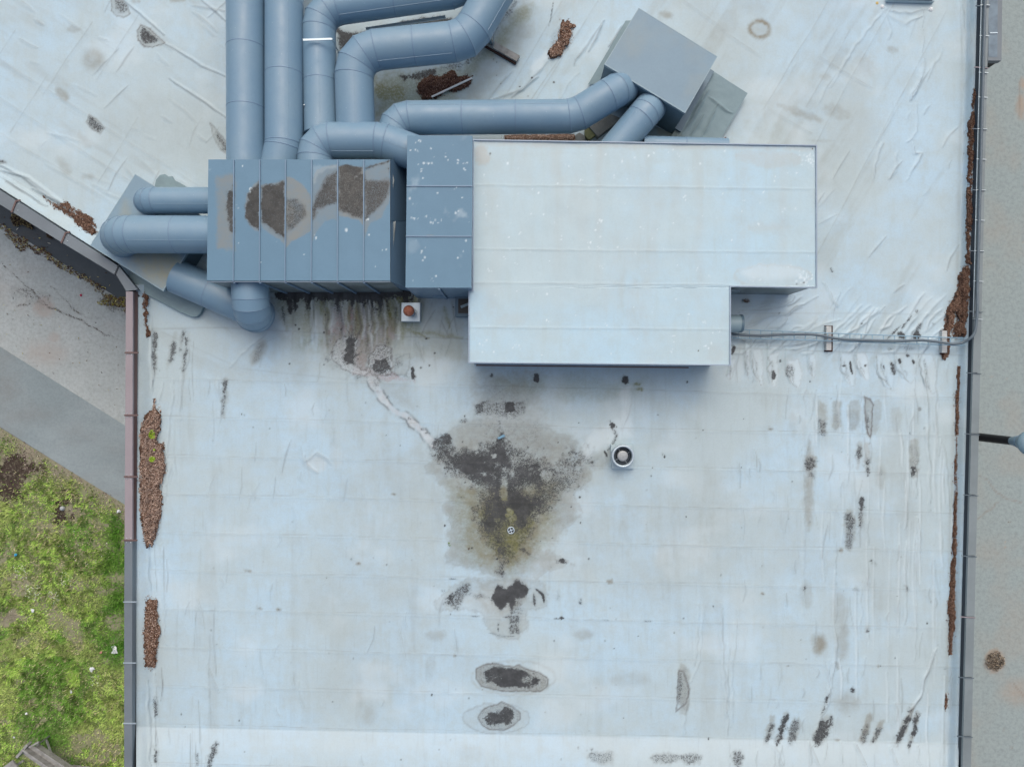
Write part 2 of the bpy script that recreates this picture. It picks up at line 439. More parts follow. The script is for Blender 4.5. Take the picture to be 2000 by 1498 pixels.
def paint_new(c):
    c.F['tan'] = (sstep(.45, .8, fbm(c.X, c.Y, 150, 90, 31)) * .45).astype(np.float32)
    c.F['clean_lit'] = (sstep(.5, .85, fbm(c.X, c.Y, 200, 60, 33)) * .10).astype(np.float32)
band('asphalt_yard', -160, 680, 'asphalt_old', 0.004, paint_old, 'old worn grey asphalt yard with brown stains left of the building')
band('dark_asphalt_strip', 355, 437, 'asphalt_dark', 0.008, paint_dark, 'dark smooth strip of paving along the diagonal roof edge')
band('asphalt_path', 677, 833, 'asphalt_new', 0.008, paint_new, 'smooth newer asphalt path between the old yard and the lawn')

DIRT = [(40, 905, 75, 38, .93), (15, 945, 50, 40, .86), (125, 995, 24, 32, .94), (60, 880, 55, 28, .8), (160, 960, 50, 25, .62), (60, 1000, 30, 40, .5), (90, 1030, 22, 50, .45), (70, 1110, 20, 90, .38),
        (15, 1205, 45, 16, .85), (150, 930, 60, 20, .5), (100, 890, 60, 22, .6), (190, 980, 45, 14, .4), (85, 1180, 14, 25, .5), (60, 1440, 40, 40, .35), (125, 1465, 40, 16, .55), (155, 1100, 40, 25, .3), (190, 1040, 25, 25, .35)]
def dirt_at(x, y):
    d = np.zeros(np.shape(x), np.float32)
    wx = x + 52*(fbm(x, y, 26, 26, 61, 4)-.5); wy = y + 52*(fbm(x, y, 26, 26, 62, 4)-.5)
    for cx, cy, rx, ry, v in DIRT:
        e = np.hypot((wx-cx)/rx, (wy-cy)/ry); d = np.maximum(d, v*(1-sstep(.45, 1.25, e)))
    edge = y - line_y(x, 835, .617); d = np.maximum(d, .88*(1-sstep(5, 55, edge + 40*(fbm(x, y, 22, 22, 68, 3)-.5))))
    d = np.maximum(d, .70*sstep(.52, .66, fbm(x, y, 38, 38, 63, 5)))
    return d
def paint_soil(c):
    d = dirt_at(c.X, c.Y)
    c.F['tan'] = (d * .8 * sstep(.3, .6, fbm(c.X, c.Y, 20, 20, 64))).astype(np.float32)
    c.F['green'] = ((1 - d) * .8).astype(np.float32)
    for e in ((35, 915, 55, 28), (20, 945, 40, 35), (125, 985, 18, 24), (122, 1005, 15, 22)):
        c.ell('dark', *e, .74, soft=18, warp=30, ws=22)
    c.ell('dark', 10, 1205, 30, 9, .4, soft=8, warp=8)
GL = [(XL, line_y(XL, 835, .617)), (XR, line_y(XR, 835, .617)), (XR, 2000), (XL, 2000)]
o = quad_sheet('lawn_soil', GL, GZ + 0.012, 3.0, paint_soil, M['soil']); tag(o, 'brown and green soil of the lawn beside the building', kind='structure')

# grass blades: one mass
def blades(n):
    x = rng.uniform(-260, 330, n); y = rng.uniform(760, 1760, n)
    ok = (y > line_y(x, 838, .617)) & (x < 300 - (y < 0)); x, y = x[ok], y[ok]
    d = dirt_at(x, y); keep = rng.random(len(x)) > d * 1.10; x, y, d = x[keep], y[keep], d[keep]
    near = 1 + 0 * x
    nb = len(x); k = (H - GZ) / H / 100
    bx, by = (x-1000)*k, (749-y)*k
    cl0 = 0
    cl = fbm(x, y, 28, 28, 71, 3)
    L = rng.uniform(.03, .085, nb) * (0.7 + 1.1*sstep(.45, .7, cl)); W = rng.uniform(.005, .014, nb) * 1.3
    a = rng.uniform(0, 2*np.pi, nb); up = rng.uniform(.35, .95, nb)
    dx, dy = np.cos(a), np.sin(a)
    z0 = np.full(nb, GZ + .012)
    v = np.zeros((nb, 3, 3), np.float32)
    v[:, 0] = np.stack([bx - dy*W, by + dx*W, z0], -1); v[:, 1] = np.stack([bx + dy*W, by - dx*W, z0], -1)
    v[:, 2] = np.stack([bx + dx*L*up, by + dy*L*up, z0 + L*np.sqrt(1-(up*.9)**2)], -1)
    g1 = np.array((.20, .38, .06)); g2 = np.array((.44, .58, .15)); g3 = np.array((.62, .58, .34)); g4 = np.array((.085, .25, .03))
    t = fbm(x, y, 70, 70, 72, 4)[:, None]; r = rng.random((nb, 1))
    col = g1*(1-r) + g2*r
    col = np.where(t < .46, col*.35 + g4*.65, col)
    c9 = fbm(x, y, 9, 9, 78, 3); col = col*(.50 + 1.0*sstep(.3, .68, c9))[:, None]
    yl = sstep(.5, .68, fbm(x, y, 55, 55, 77, 4))[:, None]; col = col*(1-yl*.6) + (g2*.8+g3*.3)*yl*.6
    dry = (rng.random((nb, 1)) < .12 + .35*d[:, None]); col = np.where(dry, g3*rng.uniform(.6, 1.1, (nb, 1)), col)
    lush = np.exp(-((x-230)/30)**2)*sstep(990, 1010, y)*(1-sstep(1290, 1320, y)); lush = lush[:, None]
    lush2 = (np.exp(-(((x-95)/50)**2 + ((y-1445)/35)**2)))[:, None]; lush = np.maximum(lush, lush2)
    col = col*(1-lush*.75) + np.array((.075, .27, .02))*(.6+.8*r)*lush*.75
    col = col * rng.uniform(.75, 1.2, (nb, 1))
    return v.reshape(-1, 3), np.repeat(np.concatenate([col, np.ones((nb, 1))], 1), 3, 0), 3
def chip_mesh(name, v, col, nper, mat, parent=None):
    nv = len(v); nf = nv // nper
    me = bpy.data.meshes.new(name); me.vertices.add(nv); me.vertices.foreach_set('co', v.astype(np.float32).ravel())
    me.loops.add(nv); me.loops.foreach_set('vertex_index', np.arange(nv, dtype=np.int32))
    me.polygons.add(nf); me.polygons.foreach_set('loop_start', np.arange(0, nv, nper, dtype=np.int32))
    me.polygons.foreach_set('loop_total', np.full(nf, nper, np.int32)); me.update(calc_edges=True)
    at = me.attributes.new('tint', 'FLOAT_COLOR', 'POINT'); at.data.foreach_set('color', col.astype(np.float32).ravel())
    me.materials.append(mat); return link(bpy.data.objects.new(name, me), parent)
v, c, k3 = blades(330000)
tag(chip_mesh('grass', v, c, 3, M['blades']), 'bright green patchy grass with clover tufts and bare spots', kind='stuff')

def scatter(pts, n, zfun, L, W, cols, tilt=.5, warp=5, ws=14, seed=1, thick=0.0, falloff=None):
    """flat flakes strewn inside a picture polygon -> verts, colours (quads)"""
    xs = [p[0] for p in pts]; ys = [p[1] for p in pts]
    g = np.random.default_rng(seed)
    x = g.uniform(min(xs)-4, max(xs)+4, n*3); y = g.uniform(min(ys)-4, max(ys)+4, n*3)
    wx = x + warp*(fbm(x, y, ws, ws, seed+40, 3)-.5)*2; wy = y + warp*(fbm(x, y, ws, ws, seed+50, 3)-.5)*2
    ok = inside(wx, wy, pts); x, y = x[ok][:n], y[ok][:n]; m = len(x)
    if m == 0: return np.zeros((0, 3)), np.zeros((0, 4))
    z = zfun(x, y) + g.uniform(0.002, 0.012 + thick, m)
    k = (H - z) / H / 100; cx, cy = (x-1000)*k, (749-y)*k
    a = g.uniform(0, 2*np.pi, m); l = g.uniform(*L, m)/2; w_ = g.uniform(*W, m)/2
    ti = g.uniform(-tilt, tilt, m); tj = g.uniform(-tilt, tilt, m)
    ux, uy, uz = np.cos(a)*l, np.sin(a)*l, ti*l; vx, vy, vz = -np.sin(a)*w_, np.cos(a)*w_, tj*w_
    c = np.stack([cx, cy, z + np.abs(uz) + np.abs(vz)], -1); U = np.stack([ux, uy, uz], -1); V = np.stack([vx, vy, vz], -1)
    q = np.stack([c-U-V*.4, c-U*.2-V, c+U+V*.3, c+U*.1+V], 1).reshape(-1, 3)
    cols = np.array(cols); ci = cols[g.integers(0, len(cols), m)] * g.uniform(.6, 1.35, (m, 1))
    return q, np.repeat(np.concatenate([ci, np.ones((m, 1))], 1), 4, 0)

BROWN = [(.16, .085, .05), (.11, .055, .035), (.22, .13, .085), (.30, .20, .14), (.08, .04, .03), (.14, .07, .045)]
RUST = [(.15, .085, .06), (.20, .12, .085), (.11, .06, .04), (.30, .21, .16), (.10, .055, .04), (.24, .155, .11)]
TANB = [(.42, .31, .25), (.28, .19, .14), (.58, .46, .39), (.18, .11, .08), (.48, .37, .30), (.32, .23, .18), (.13, .075, .055)]
LEAF = [(.45, .42, .16), (.16, .10, .06), (.10, .06, .04), (.07, .045, .035), (.22, .15, .09), (.36, .34, .20), (.09, .055, .04)]
gz = lambda x, y: np.full(np.shape(x), GZ + .012)
def strip_poly(x0, x1, y0, sl, w1, w2, n=12, seed=5):
    g = random.Random(seed); top = []; bot = []
    for i in range(n + 1):
        x = x0 + (x1-x0)*i/n; y = y0 + sl*x
        top.append((x, y - w1*g.uniform(.3, 1))); bot.append((x, y + w2*g.uniform(.3, 1.2)))
    return top + bot[::-1]
v1, c1 = scatter(strip_poly(-200, 110, 441, .63, 8, 20), 5200, gz, (.03, .10), (.015, .035), LEAF, seed=2, warp=10)
v2, c2 = scatter(strip_poly(110, 250, 438, .64, 5, 10), 1300, gz, (.03, .08), (.012, .03), LEAF, seed=3, warp=8)
v3, c3 = scatter([(190, 590), (210, 572), (250, 585), (250, 612), (225, 600)], 500, gz, (.02, .07), (.01, .03), LEAF + [(.25, .24, .03)]*2, seed=4, warp=10)
v4, c4 = scatter([(-100, 330), (230, 540), (245, 590), (-100, 380)], 60, gz, (.03, .12), (.012, .035), LEAF + [(.5, .5, .45)], seed=9)
v5, c5 = scatter([(-60, 450), (240, 640), (240, 820), (0, 670), (-100, 600)], 70, gz, (.02, .06), (.01, .03), LEAF, seed=10)
v6, c6 = scatter(strip_poly(-200, 300, 838, .617, 4, 52, 30), 6500, gz, (.02, .055), (.008, .02), [(.42, .36, .30), (.30, .24, .19), (.16, .12, .09), (.10, .075, .06), (.5, .45, .38), (.13, .2, .04), (.22, .33, .07)], seed=12, warp=12)
tag(chip_mesh('leaf_litter', np.concatenate([v1, v2, v3, v4, v5, v6]), np.concatenate([c1, c2, c3, c4, c5, c6]), 4, M['chips']),
    'brown and yellow fallen leaves strewn along the asphalt edges', kind='stuff')
# two clumps lying on the dark strip
def clump(name, pts, n, label, z, cols, Lr=(.02, .07), Wr=(.01, .03), seed=1, thick=.05, cat='debris', group=None, warp=5):
    v, c = scatter(pts, n, z, Lr, Wr, cols, seed=seed, thick=thick, tilt=.9, warp=warp)
    return tag(chip_mesh(name, v, c, 4, M['chips']), label, cat, group)
clump('leaf_clump', [(23, 425), (33, 418), (45, 428), (62, 440), (66, 450), (55, 447), (45, 441), (30, 440), (23, 433)], 900, 'dark clump of rotting leaves on the dark paving strip beside the cap', gz, [(.04, .03, .025), (.10, .07, .04), (.06, .04, .03), (.3, .25, .12)], seed=31, cat='leaf clump')
clump('leaf_clump', [(90, 455), (100, 457), (101, 465), (92, 463)], 160, 'tiny dark leaf clump, second along the dark paving strip', gz, [(.04, .03, .025), (.10, .07, .04), (.06, .04, .03)], seed=32, cat='leaf clump')

def paint_conc(c):
    c.F['tan'] = (sstep(.50, .78, fbm(c.X, c.Y, 90, 90, 41)) * .22).astype(np.float32)
    c.ell('tan', 1995, 210, 9, 25, .8, soft=8); c.ell('tan', 1998, 165, 5, 12, .8, soft=5)
    for pts in ([(1995, 150), (1990, 190), (1992, 235)], [(1915, 925), (1950, 965), (2000, 985)], [(1910, 1015), (1955, 975)], [(1995, 1000), (2040, 990)], [(1975, 1330), (2010, 1370), (2060, 1380)], [(2000, 560), (2100, 580)]):
        c.stroke('line', pts, 1.8, .55, warp=4, ws=16)
    c.ell('tan', 1990, 1350, 35, 25, .5, soft=20)
    c.ell('dark', 1943, 1290, 17, 20, .42, soft=6, warp=5)
    c.ell('tan', 1943, 1290, 21, 24, .7, soft=5, warp=4)
    g = np.random.default_rng(5)
    for i in range(40):
        x, y = g.uniform(1880, 2100), g.uniform(0, 1498); c.ell('dark' if i % 2 else 'tan', x, y, g.uniform(1, 3), g.uniform(1, 3), .6, soft=1.5, warp=0)
o = quad_sheet('concrete_pavement', [(1700, -350), (2500, -350), (2500, 1850), (1700, 1850)], GZ + .006, 3.5, paint_conc, M['concrete'])
tag(o, 'pale grey concrete pavement right of the building', kind='structure')
clump('leaf_clump', [(1930, 1275), (1945, 1270), (1958, 1280), (1960, 1298), (1948, 1310), (1935, 1306), (1927, 1295)], 420, 'round brown clump of dead leaves on the concrete pavement', gz, [(.14, .12, .09), (.2, .16, .12), (.30, .25, .18), (.09, .07, .055)], seed=33, cat='leaf clump')

fl = [scatter([(x-r_, y-r_), (x+r_, y-r_), (x+r_, y+r_), (x-r_, y+r_)], n_, lambda a, b: np.full(np.shape(a), GZ+.06), (.016, .03), (.014, .026), [(.75, .78, .70), (.62, .66, .55)], seed=80+i_, warp=8) for i_, (x, y, r_, n_) in enumerate(((65, 1155, 16, 60), (130, 1130, 12, 45), (108, 1165, 12, 35), (40, 1115, 14, 30), (185, 1330, 10, 16), (150, 1050, 60, 30), (60, 1250, 60, 26)))]
tag(chip_mesh('clover_flowers', np.concatenate([a for a, _ in fl]), np.concatenate([b for _, b in fl]), 4, M['chips']), 'tiny white clover flowers sprinkled over the lawn', kind='stuff')

# litter on the lawn
def flake(name, x, y, r, mat, label, z=GZ + .05, cat='litter', sd=1):
    g = random.Random(sd); n = 8; k = (H - z)/H/100; q = []
    for i in range(n):
        a = 2*math.pi*i/n; rr = r*g.uniform(.45, 1.15); p = P(x + rr*math.cos(a), y + rr*math.sin(a), z); q.append((p[0], p[1], z + g.uniform(-.01, .03)))
    c0 = P(x, y, z); c0 = (c0[0], c0[1], z + .03)
    t = MB(); t.add(q + [c0] + [(a, b, c-.004) for a, b, c in q], [(i, n, (i+1) % n) for i in range(n)] + [((i+1) % n, i, n+1+i, n+1+(i+1) % n) for i in range(n)])
    return tag(t.build(name, mat), label, cat)
flake('paper_scrap', 224, 1269, 9, M['litter'], 'largest white crumpled paper scrap on the lawn beside the roof edge', sd=1)
flake('paper_scrap', 180, 1306, 6, M['litter'], 'white triangular paper scrap on the lawn below the largest one', sd=2)
flake('paper_scrap', 64, 1193, 4.5, M['litter'], 'small white paper scrap on the lawn by the bare grey patch', sd=3)
flake('paper_scrap', 233, 998, 5, M['litter'], 'white paper scrap in lush grass near the end of the asphalt path', sd=4)
flake('paper_scrap', 139, 1350, 3.2, M['litter'], 'tiny white paper scrap in the middle of the lower lawn', sd=5)
flake('paper_scrap', 52, 1393, 3.2, M['litter'], 'tiny white paper scrap on the lower left lawn above the trough', sd=6)
flake('paper_scrap', 27, 1439, 3, M['litter'], 'tiny white paper scrap at the left just above the wooden trough', sd=7)
flake('plastic_scrap', 32, 1083, 4.5, M['litter_blue'], 'bright blue plastic scrap on the left lawn', sd=8)
flake('plastic_scrap', 197, 1274, 3.2, M['litter_pink'], 'pink plastic scrap left of the largest white paper', sd=9)
flake('plastic_scrap', 158, 577, 2.6, simple('red_litter', (.6, .05, .12), .6), 'small red scrap lying on the old asphalt', sd=10, z=GZ+.02)
st = MB(); cst = P(121, 993, GZ + .05); st.lathe((cst[0], cst[1], GZ), [(.001, .09), (.035, .085), (.055, .05), (.062, .0)], 12)
o = st.build('stone', M['stone']); o.scale = (1, 1, 1); tag(o, 'pale grey stone in the dark soil patch of the lawn', 'stone')

# weathered wooden trough lying in the lawn, bottom left
bz = GZ + .55
TR = empty('wooden_trough', P(85, 1475, GZ), 'long weathered grey timber trough standing on splayed legs in the lawn', 'wooden trough')
def plank(name, a, b, w_, t_, z1, z2=None, mat='wood', par=None):
    z2 = z1 if z2 is None else z2
    m = MB(); m.bar(P(*a, z1), P(*b, z2), w_, t_); return m.build(name, M[mat], par, bevel=.004)
plank('side_board', (46, 1460), (190, 1560), .05, .16, bz+.08, par=TR)
plank('side_board', (70, 1455), (210, 1548), .04, .16, bz+.08, par=TR)
plank('bottom_board', (52, 1457), (200, 1557), .17, .03, bz, par=TR)
plank('end_board', (57, 1451), (36, 1476), .06, .16, bz+.06, mat='wood', par=TR)
plank('brace', (57, 1459), (76, 1448), .04, .04, bz+.20, par=TR)
plank('leg', (74, 1453), (96, 1437), .035, .05, bz+.15, GZ+.02, par=TR)
plank('leg', (91, 1445), (101, 1473), .045, .04, GZ+.06, bz, par=TR)
plank('outer_rail', (44, 1464), (180, 1561), .11, .04, bz+.02, par=TR)
plank('rail', (125, 1494), (175, 1499), .05, .05, bz-.2, par=TR)
TB = empty('wooden_plank', P(25, 1495, GZ), 'wide grey weathered plank end at the bottom left corner', 'plank')
plank('board', (14, 1505), (32, 1492), .28, .05, GZ+.35, par=TB)
plank('foot', (34, 1493), (46, 1484), .05, .05, GZ+.15, par=TB)

# ------------------------------------------------------------------ building
BL = empty('flat_roofed_building', (0, 0, GZ), 'low building with a white stained membrane roof and folded metal edges', 'building')
CZ = .32                                   # height of the parapet caps
def e1(y): return 1909 - .0255*y
def e2(y): return 1919 - .0262*y
def e3(y): return 1931.5 - .0235*y
DIAG_IN = lambda x: 372 + (520-372)/232.0*x
OUT = [P(-420, 396-.614*420, CZ), P(0, 396, CZ), P(226, 535, CZ), P(246, 569, CZ), P(243, 1850, CZ), P(e3(1850), 1850, CZ), P(e3(-350), -350, CZ), P(-420, -350, CZ)]
inset = .03
def shrink(pts, d):
    n = len(pts); cx = sum(p[0] for p in pts)/n; cy = sum(p[1] for p in pts)/n; res = []
    ar = sum(pts[i][0]*pts[(i+1) % n][1]-pts[(i+1) % n][0]*pts[i][1] for i in range(n)); sg = 1 if ar > 0 else -1
    for i in range(n):
        a, b, c = Vector(pts[i-1][:2]), Vector(pts[i][:2]), Vector(pts[(i+1) % n][:2])
        d1 = (b-a).normalized(); d2 = (c-b).normalized()
        n1 = Vector((-d1.y, d1.x))*sg; n2 = Vector((-d2.y, d2.x))*sg; m = (n1+n2).normalized(); k = d/max(.3, m.dot(n1))
        res.append((b.x+m.x*k, b.y+m.y*k))
    return res
ins = shrink(OUT, .035); wl = MB()
for i in range(len(ins)):
    a, b = ins[i], ins[(i+1) % len(ins)]
    wl.add([(a[0], a[1], GZ), (b[0], b[1], GZ), (b[0], b[1], CZ-.03), (a[0], a[1], CZ-.03)], [(0, 1, 2, 3)])
wl.build('wall', M['wall'], BL)

# ---- painted roof membrane ----
def paint_roof(c):
    X, Y, F = c.X, c.Y, c.F
    # broad soft dirt film
    lo = fbm(X, Y, 230, 260, 3, 4); F['tan'] += (sstep(.50, .72, lo)*.13).astype(np.float32)
    ve = fbm(X, Y, 26, 170, 9, 4); low = sstep(690, 760, Y); F['tan'] += (low*sstep(.56, .80, ve)*.12).astype(np.float32)
    # upper areas: streaks along the diagonals
    u = X*.85 + Y*.53; vv = -X*.53 + Y*.85
    dg = np.where(X < 700, fbm(u, vv, 160, 26, 12, 4), fbm(u, vv, 26, 160, 14, 4))
    F['tan'] += ((1-low)*sstep(.54, .78, dg)*.17).astype(np.float32)
    F['clean_lit'] += (sstep(.56, .80, fbm(X, Y, 120, 90, 15, 4))*.22).astype(np.float32)
    F['h'] += ((fbm(X, Y, 130, 110, 16, 3)-.5)*.030).astype(np.float32)
    # very fine streak texture
    F['line'] += (low*sstep(.66, .9, fbm(X, Y, 4, 60, 18, 3))*.09).astype(np.float32)
    F['line'] += ((1-low)*sstep(.66, .9, fbm(vv if False else u, vv, 60, 5, 19, 3))*.07*(X < 700)).astype(np.float32)
    # edges turned up at the parapets, and the sloped strip at the bottom
    left = sstep(303, 266, X)*(Y > 555); F['h'] += (left*.15).astype(np.float32)
    rgt = sstep(0, 1, (X - (e1(Y)-24))/24); F['h'] += (rgt*.16).astype(np.float32)
    dd = (Y - (DIAG_IN(X)))*.84; F['h'] += (np.where((Y < 575) & (X < 300), sstep(-34, 2, dd)*.15*sstep(262, 235, X), 0)).astype(np.float32)
    yb = 1418 + .0205*(X-300); F['h'] += (np.clip(Y-yb, 0, None)*.0012*sstep(-2, 5, Y-yb)).astype(np.float32)
    # shallow fall to the drain
    F['h'] += (-.04*np.exp(-(((X-995)/260)**2 + ((Y-1020)/190)**2))).astype(np.float32)
    # seams of the lower roof
    for k in range(-3, 12):
        y0 = 1425-75*k if k >= 0 else 1425 + 75*(-k)
        if y0 < 700: continue
        c.stroke('line', [(296, y0-12), (800, y0), (1300, y0+13), (1880, y0+27)], 1.1, .19, taper=False, warp=2.5, ws=90, seed=k+50, brk=.9)
        c.stroke('h', [(296, y0-10), (800, y0+2), (1300, y0+15), (1880, y0+29)], 2.0, .004, taper=False, warp=1.5, ws=120, seed=k+50, brk=0, mode='add')
    # breaks in slope
    c.stroke('line', [(300, 642), (450, 640), (650, 652), (915, 662)], 1.6, .22, taper=False, brk=.5)
    c.stroke('line', [(300, 640), (470, 720), (720, 745)], 1.4, .12, taper=False, brk=.6)
    c.stroke('line', [(1430, 680), (1600, 686), (1880, 694)], 1.4, .25, taper=False, brk=.6)
    c.stroke('line', [(1440, 612), (1700, 612), (1840, 615)], 1.2, .15, taper=False, brk=.6)
    # upper seams, turned 32 degrees
    for x0, y0, L, ang in ((-200, -10, 700, 32.5), (-200, 65, 700, 32.5), (-200, 130, 760, 32.5), (-100, 270, 560, 32.5), (-200, 330, 500, 32.5),
                           (180, 45, 170, 124), (270, 30, 150, 122), (90, 150, 130, 122), (270, 230, 150, 122), (30, 60, 170, 122), (1745, 10, 330, 119.5), (1620, 0, 250, 121), (1850, 20, 560, 118),
                           (1660, 60, 170, 120), (1170, 0, 260, 122), (1130, 60, 190, 124), (1100, 0, 230, 121), (1410, 60, 90, 33), (1500, 210, 100, 30), (1335, 0, 110, 36), (1770, 190, 110, 122), (1600, 110, 120, 31)):
        x1, y1 = x0 + L*math.cos(R(ang)), y0 + L*math.sin(R(ang))
        c.stroke('line', [(x0, y0), (x1, y1)], 1.2, .20, taper=False, warp=3, ws=110, seed=int(x0+y0) % 97 + 5, brk=.8)
        c.stroke('h', [(x0, y0+2), (x1, y1+2)], 3.0, .005, warp=3, ws=110, seed=int(x0+y0) % 97 + 5, brk=.5, mode='add')
    for pts in ([(322, 86), (370, 115), (392, 130), (445, 152)], [(330, 155), (390, 195), (440, 230)], [(392, 0), (440, 42)], [(240, 0), (280, 35), (320, 70)], [(445, 150), (480, 165)]):
        c.stroke('line', pts, 1.3, .4, seed=3); c.stroke('h', [(a+1, b-2) for a, b in pts], 2.5, .016, seed=3, mode='add')
    # long curved folds by the left diagonal edge
    for pts in ([(0, 325), (40, 345), (85, 380), (110, 400)], [(0, 345), (30, 365), (75, 395)], [(0, 335), (55, 350), (120, 400), (190, 455)], [(10, 355), (60, 385), (90, 405)], [(60, 370), (110, 395), (150, 430)]):
        c.stroke('line', pts, 1.8, .38, seed=7); c.stroke('h', [(a+2, b-3) for a, b in pts], 3.0, .022, seed=7, mode='add')
    # pockets with algae: polygon, how dark, ring
    def pocket(pts, dk=.6, ring=.7, tan=.35, soft=5, warp=3, seed=1, shift=(0, 0), inset=.72, clean_lit=0):
        cx = sum(p[0] for p in pts)/len(pts); cy = sum(p[1] for p in pts)/len(pts)
        c.blob('tan', pts, tan, soft=3, warp=warp, seed=seed, ring='line' if ring else None, ringv=ring, ringw=1.3)
        if clean_lit: c.blob('clean_lit', pts, clean_lit, soft=3, warp=warp, seed=seed)
        q = [(cx+(x-cx)*inset+shift[0], cy+(y-cy)*inset+shift[1]) for x, y in pts]
        c.blob('dark', q, dk, soft=soft, warp=warp+1, seed=seed+1)
    pocket([(275, 48), (290, 55), (323, 84), (315, 90), (298, 94), (280, 93), (270, 80), (268, 62)], .72, .85, seed=4, shift=(-1, -2))
    pocket([(215, -5), (237, 0), (250, 15), (254, 27), (243, 35), (228, 33), (216, 22)], .55, .6, seed=5, shift=(2, -4))
    pocket([(173, 222), (190, 235), (206, 250), (197, 263), (183, 255), (168, 240)], .6, .5, seed=6, inset=.85)
    pocket([(410, 240), (425, 255), (444, 280), (447, 305), (430, 292), (415, 265)], .55, .5, seed=8, shift=(4, 3))
    pocket([(-6, 312), (8, 314), (12, 318), (0, 322)], .8, .4, seed=8)
    for cx, cy, rx, ry, a, v in ((183, 117, 20, 22, 0, .55), (122, 185, 16, 8, 45, .6), (145, 58, 14, 6, 0, .45), (165, 275, 22, 8, 50, .3), (125, 325, 20, 8, 50, .35), (172, 345, 12, 5, 0, .35), (1470, 10, 35, 20, 0, .2),
                                 (1300, 30, 14, 7, 20, .55), (1560, 220, 50, 9, 20, .55), (1635, 220, 30, 15, 20, .4), (1612, 150, 14, 9, 0, .4), (1690, 130, 22, 16, 60, .3), (1640, 115, 18, 30, 40, .25), (1610, 275, 40, 3, 0, .3), (1745, 98, 10, 5, 0, .45), (265, 3, 10, 3, 0, .5), (350, 1, 16, 4, 0, .5),
                                 (505, 688, 11, 28, 25, .55), (585, 700, 20, 50, 0, .2), (620, 905, 28, 16, 0, .2), (1140, 1240, 20, 10, 0, .4), (850, 1240, 22, 12, 0, .35), (840, 1300, 12, 20, 0, .25), (1230, 1325, 40, 14, 0, .22), (920, 1470, 25, 15, 0, .5), (720, 1395, 14, 20, 0, .3),
                                 (1600, 1258, 13, 20, 0, .85), (1655, 1370, 25, 22, 0, .4), (1645, 1250, 12, 40, 0, .4), (1575, 1160, 10, 30, 0, .3), (1640, 1190, 15, 35, 0, .35), (1770, 1000, 20, 50, 0, .2), (1580, 950, 10, 90, 0, .55), (1720, 930, 12, 25, 0, .35), (1550, 830, 8, 25, 0, .2)):
        c.ell('tan', cx, cy, rx, ry, v, a, soft=min(rx, ry)*.5+2, warp=4)
    c.ell(None, 1483, 57, 20, 17, 1, ring='tan', ringv=1.0, ringw=5, warp=3); c.ell('tan', 1483, 57, 20, 17, .3, soft=6)
    # ---- brown and green growth around the ducts at the top
    c.blob('dark', [(655, 55), (690, 65), (860, 30), (890, 40), (880, 60), (700, 85), (665, 100)], .85, soft=7, warp=6)
    c.blob('green', [(735, 150), (790, 140), (860, 150), (860, 200), (800, 205), (735, 225)], .55, soft=10, warp=12)
    c.blob('green', [(730, 160), (785, 165), (795, 195), (735, 200)], .8, soft=8, warp=8)
    c.blob('dark', [(780, 148), (850, 135), (853, 150), (820, 158), (790, 158)], .75, soft=5, warp=6)
    c.blob('green', [(850, 135), (905, 130), (960, 85), (1010, 20), (1045, 0), (1035, 40), (1000, 60), (985, 95), (935, 130), (920, 160), (880, 205), (840, 215)], .45, soft=9, warp=10, seed=9)
    c.blob('dark', [(850, 140), (900, 135), (925, 118), (945, 105), (935, 98), (955, 80), (1000, 25), (1012, 5), (1005, 0), (945, 75), (905, 120), (860, 128)], .48, soft=5, warp=6, seed=12)
    c.blob('tan', [(930, 60), (1035, 0), (1030, 70), (1000, 130), (930, 200), (900, 200)], .35, soft=14, warp=10)
    for pts in ([(1083, 0), (1078, 28), (1073, 52)],): c.stroke('dark', pts, 1.5, .6, warp=3)
    for pts in ([(1180, 40), (1150, 85), (1125, 115), (1122, 128)], [(1175, 50), (1165, 75), (1150, 100)], [(1070, 120), (1020, 175), (960, 195)], [(1050, 150), (1000, 190)], [(1000, 140), (965, 180), (950, 200)], [(1260, 40), (1215, 120)], [(1215, 50), (1190, 90)]):
        c.stroke('line', pts, 1.8, .35); c.stroke('h', pts, 3.5, .022, mode='add')
    c.blob('clean_lit', [(1065, 100), (1080, 105), (1060, 130), (1040, 148), (1035, 130)], .5, soft=6)
    c.ell('dark', 1095, 78, 20, 34, .35, 25, soft=5, warp=5)
    # ---- mess below the ribbed box
    c.blob('green', [(540, 572), (800, 572), (830, 590), (790, 650), (740, 640), (700, 600), (640, 598), (600, 620), (570, 640), (545, 600)], .62, soft=16, warp=22, ws=18, seed=21)
    c.blob('dark', [(600, 575), (805, 575), (800, 600), (770, 640), (720, 665), (690, 720), (660, 700), (665, 640), (630, 600)], .30, soft=14, warp=20, ws=18, seed=24)
    c.blob('red', [(640, 600), (730, 600), (770, 650), (730, 700), (650, 690)], .24, soft=14, warp=18, ws=16, seed=25)
    c.blob('tan', [(545, 570), (905, 575), (905, 700), (650, 720), (600, 650), (560, 660)], .33, soft=18, warp=16, seed=22)
    c.blob('dark', [(535, 555), (800, 560), (808, 583), (720, 588), (610, 586), (540, 586)], .92, soft=6, warp=12, ws=12, seed=23)
    for x0, y0, x1, y1, w0, v in ((562, 575, 568, 612, 7, .95), (552, 600, 556, 632, 5, .6), (578, 578, 575, 610, 6, .9), (662, 575, 660, 600, 5, .75), (697, 575, 697, 590, 8, .9), (712, 575, 714, 600, 5, .8), (752, 572, 756, 590, 6, .8), (740, 600, 742, 622, 2, .6), (648, 575, 650, 592, 4, .8), (690, 610, 694, 640, 4, .45), (676, 640, 690, 665, 4, .5)):
        c.stroke('dark', [(x0, y0), (x1, y1)], w0, v, warp=4, ws=10, brk=.3)
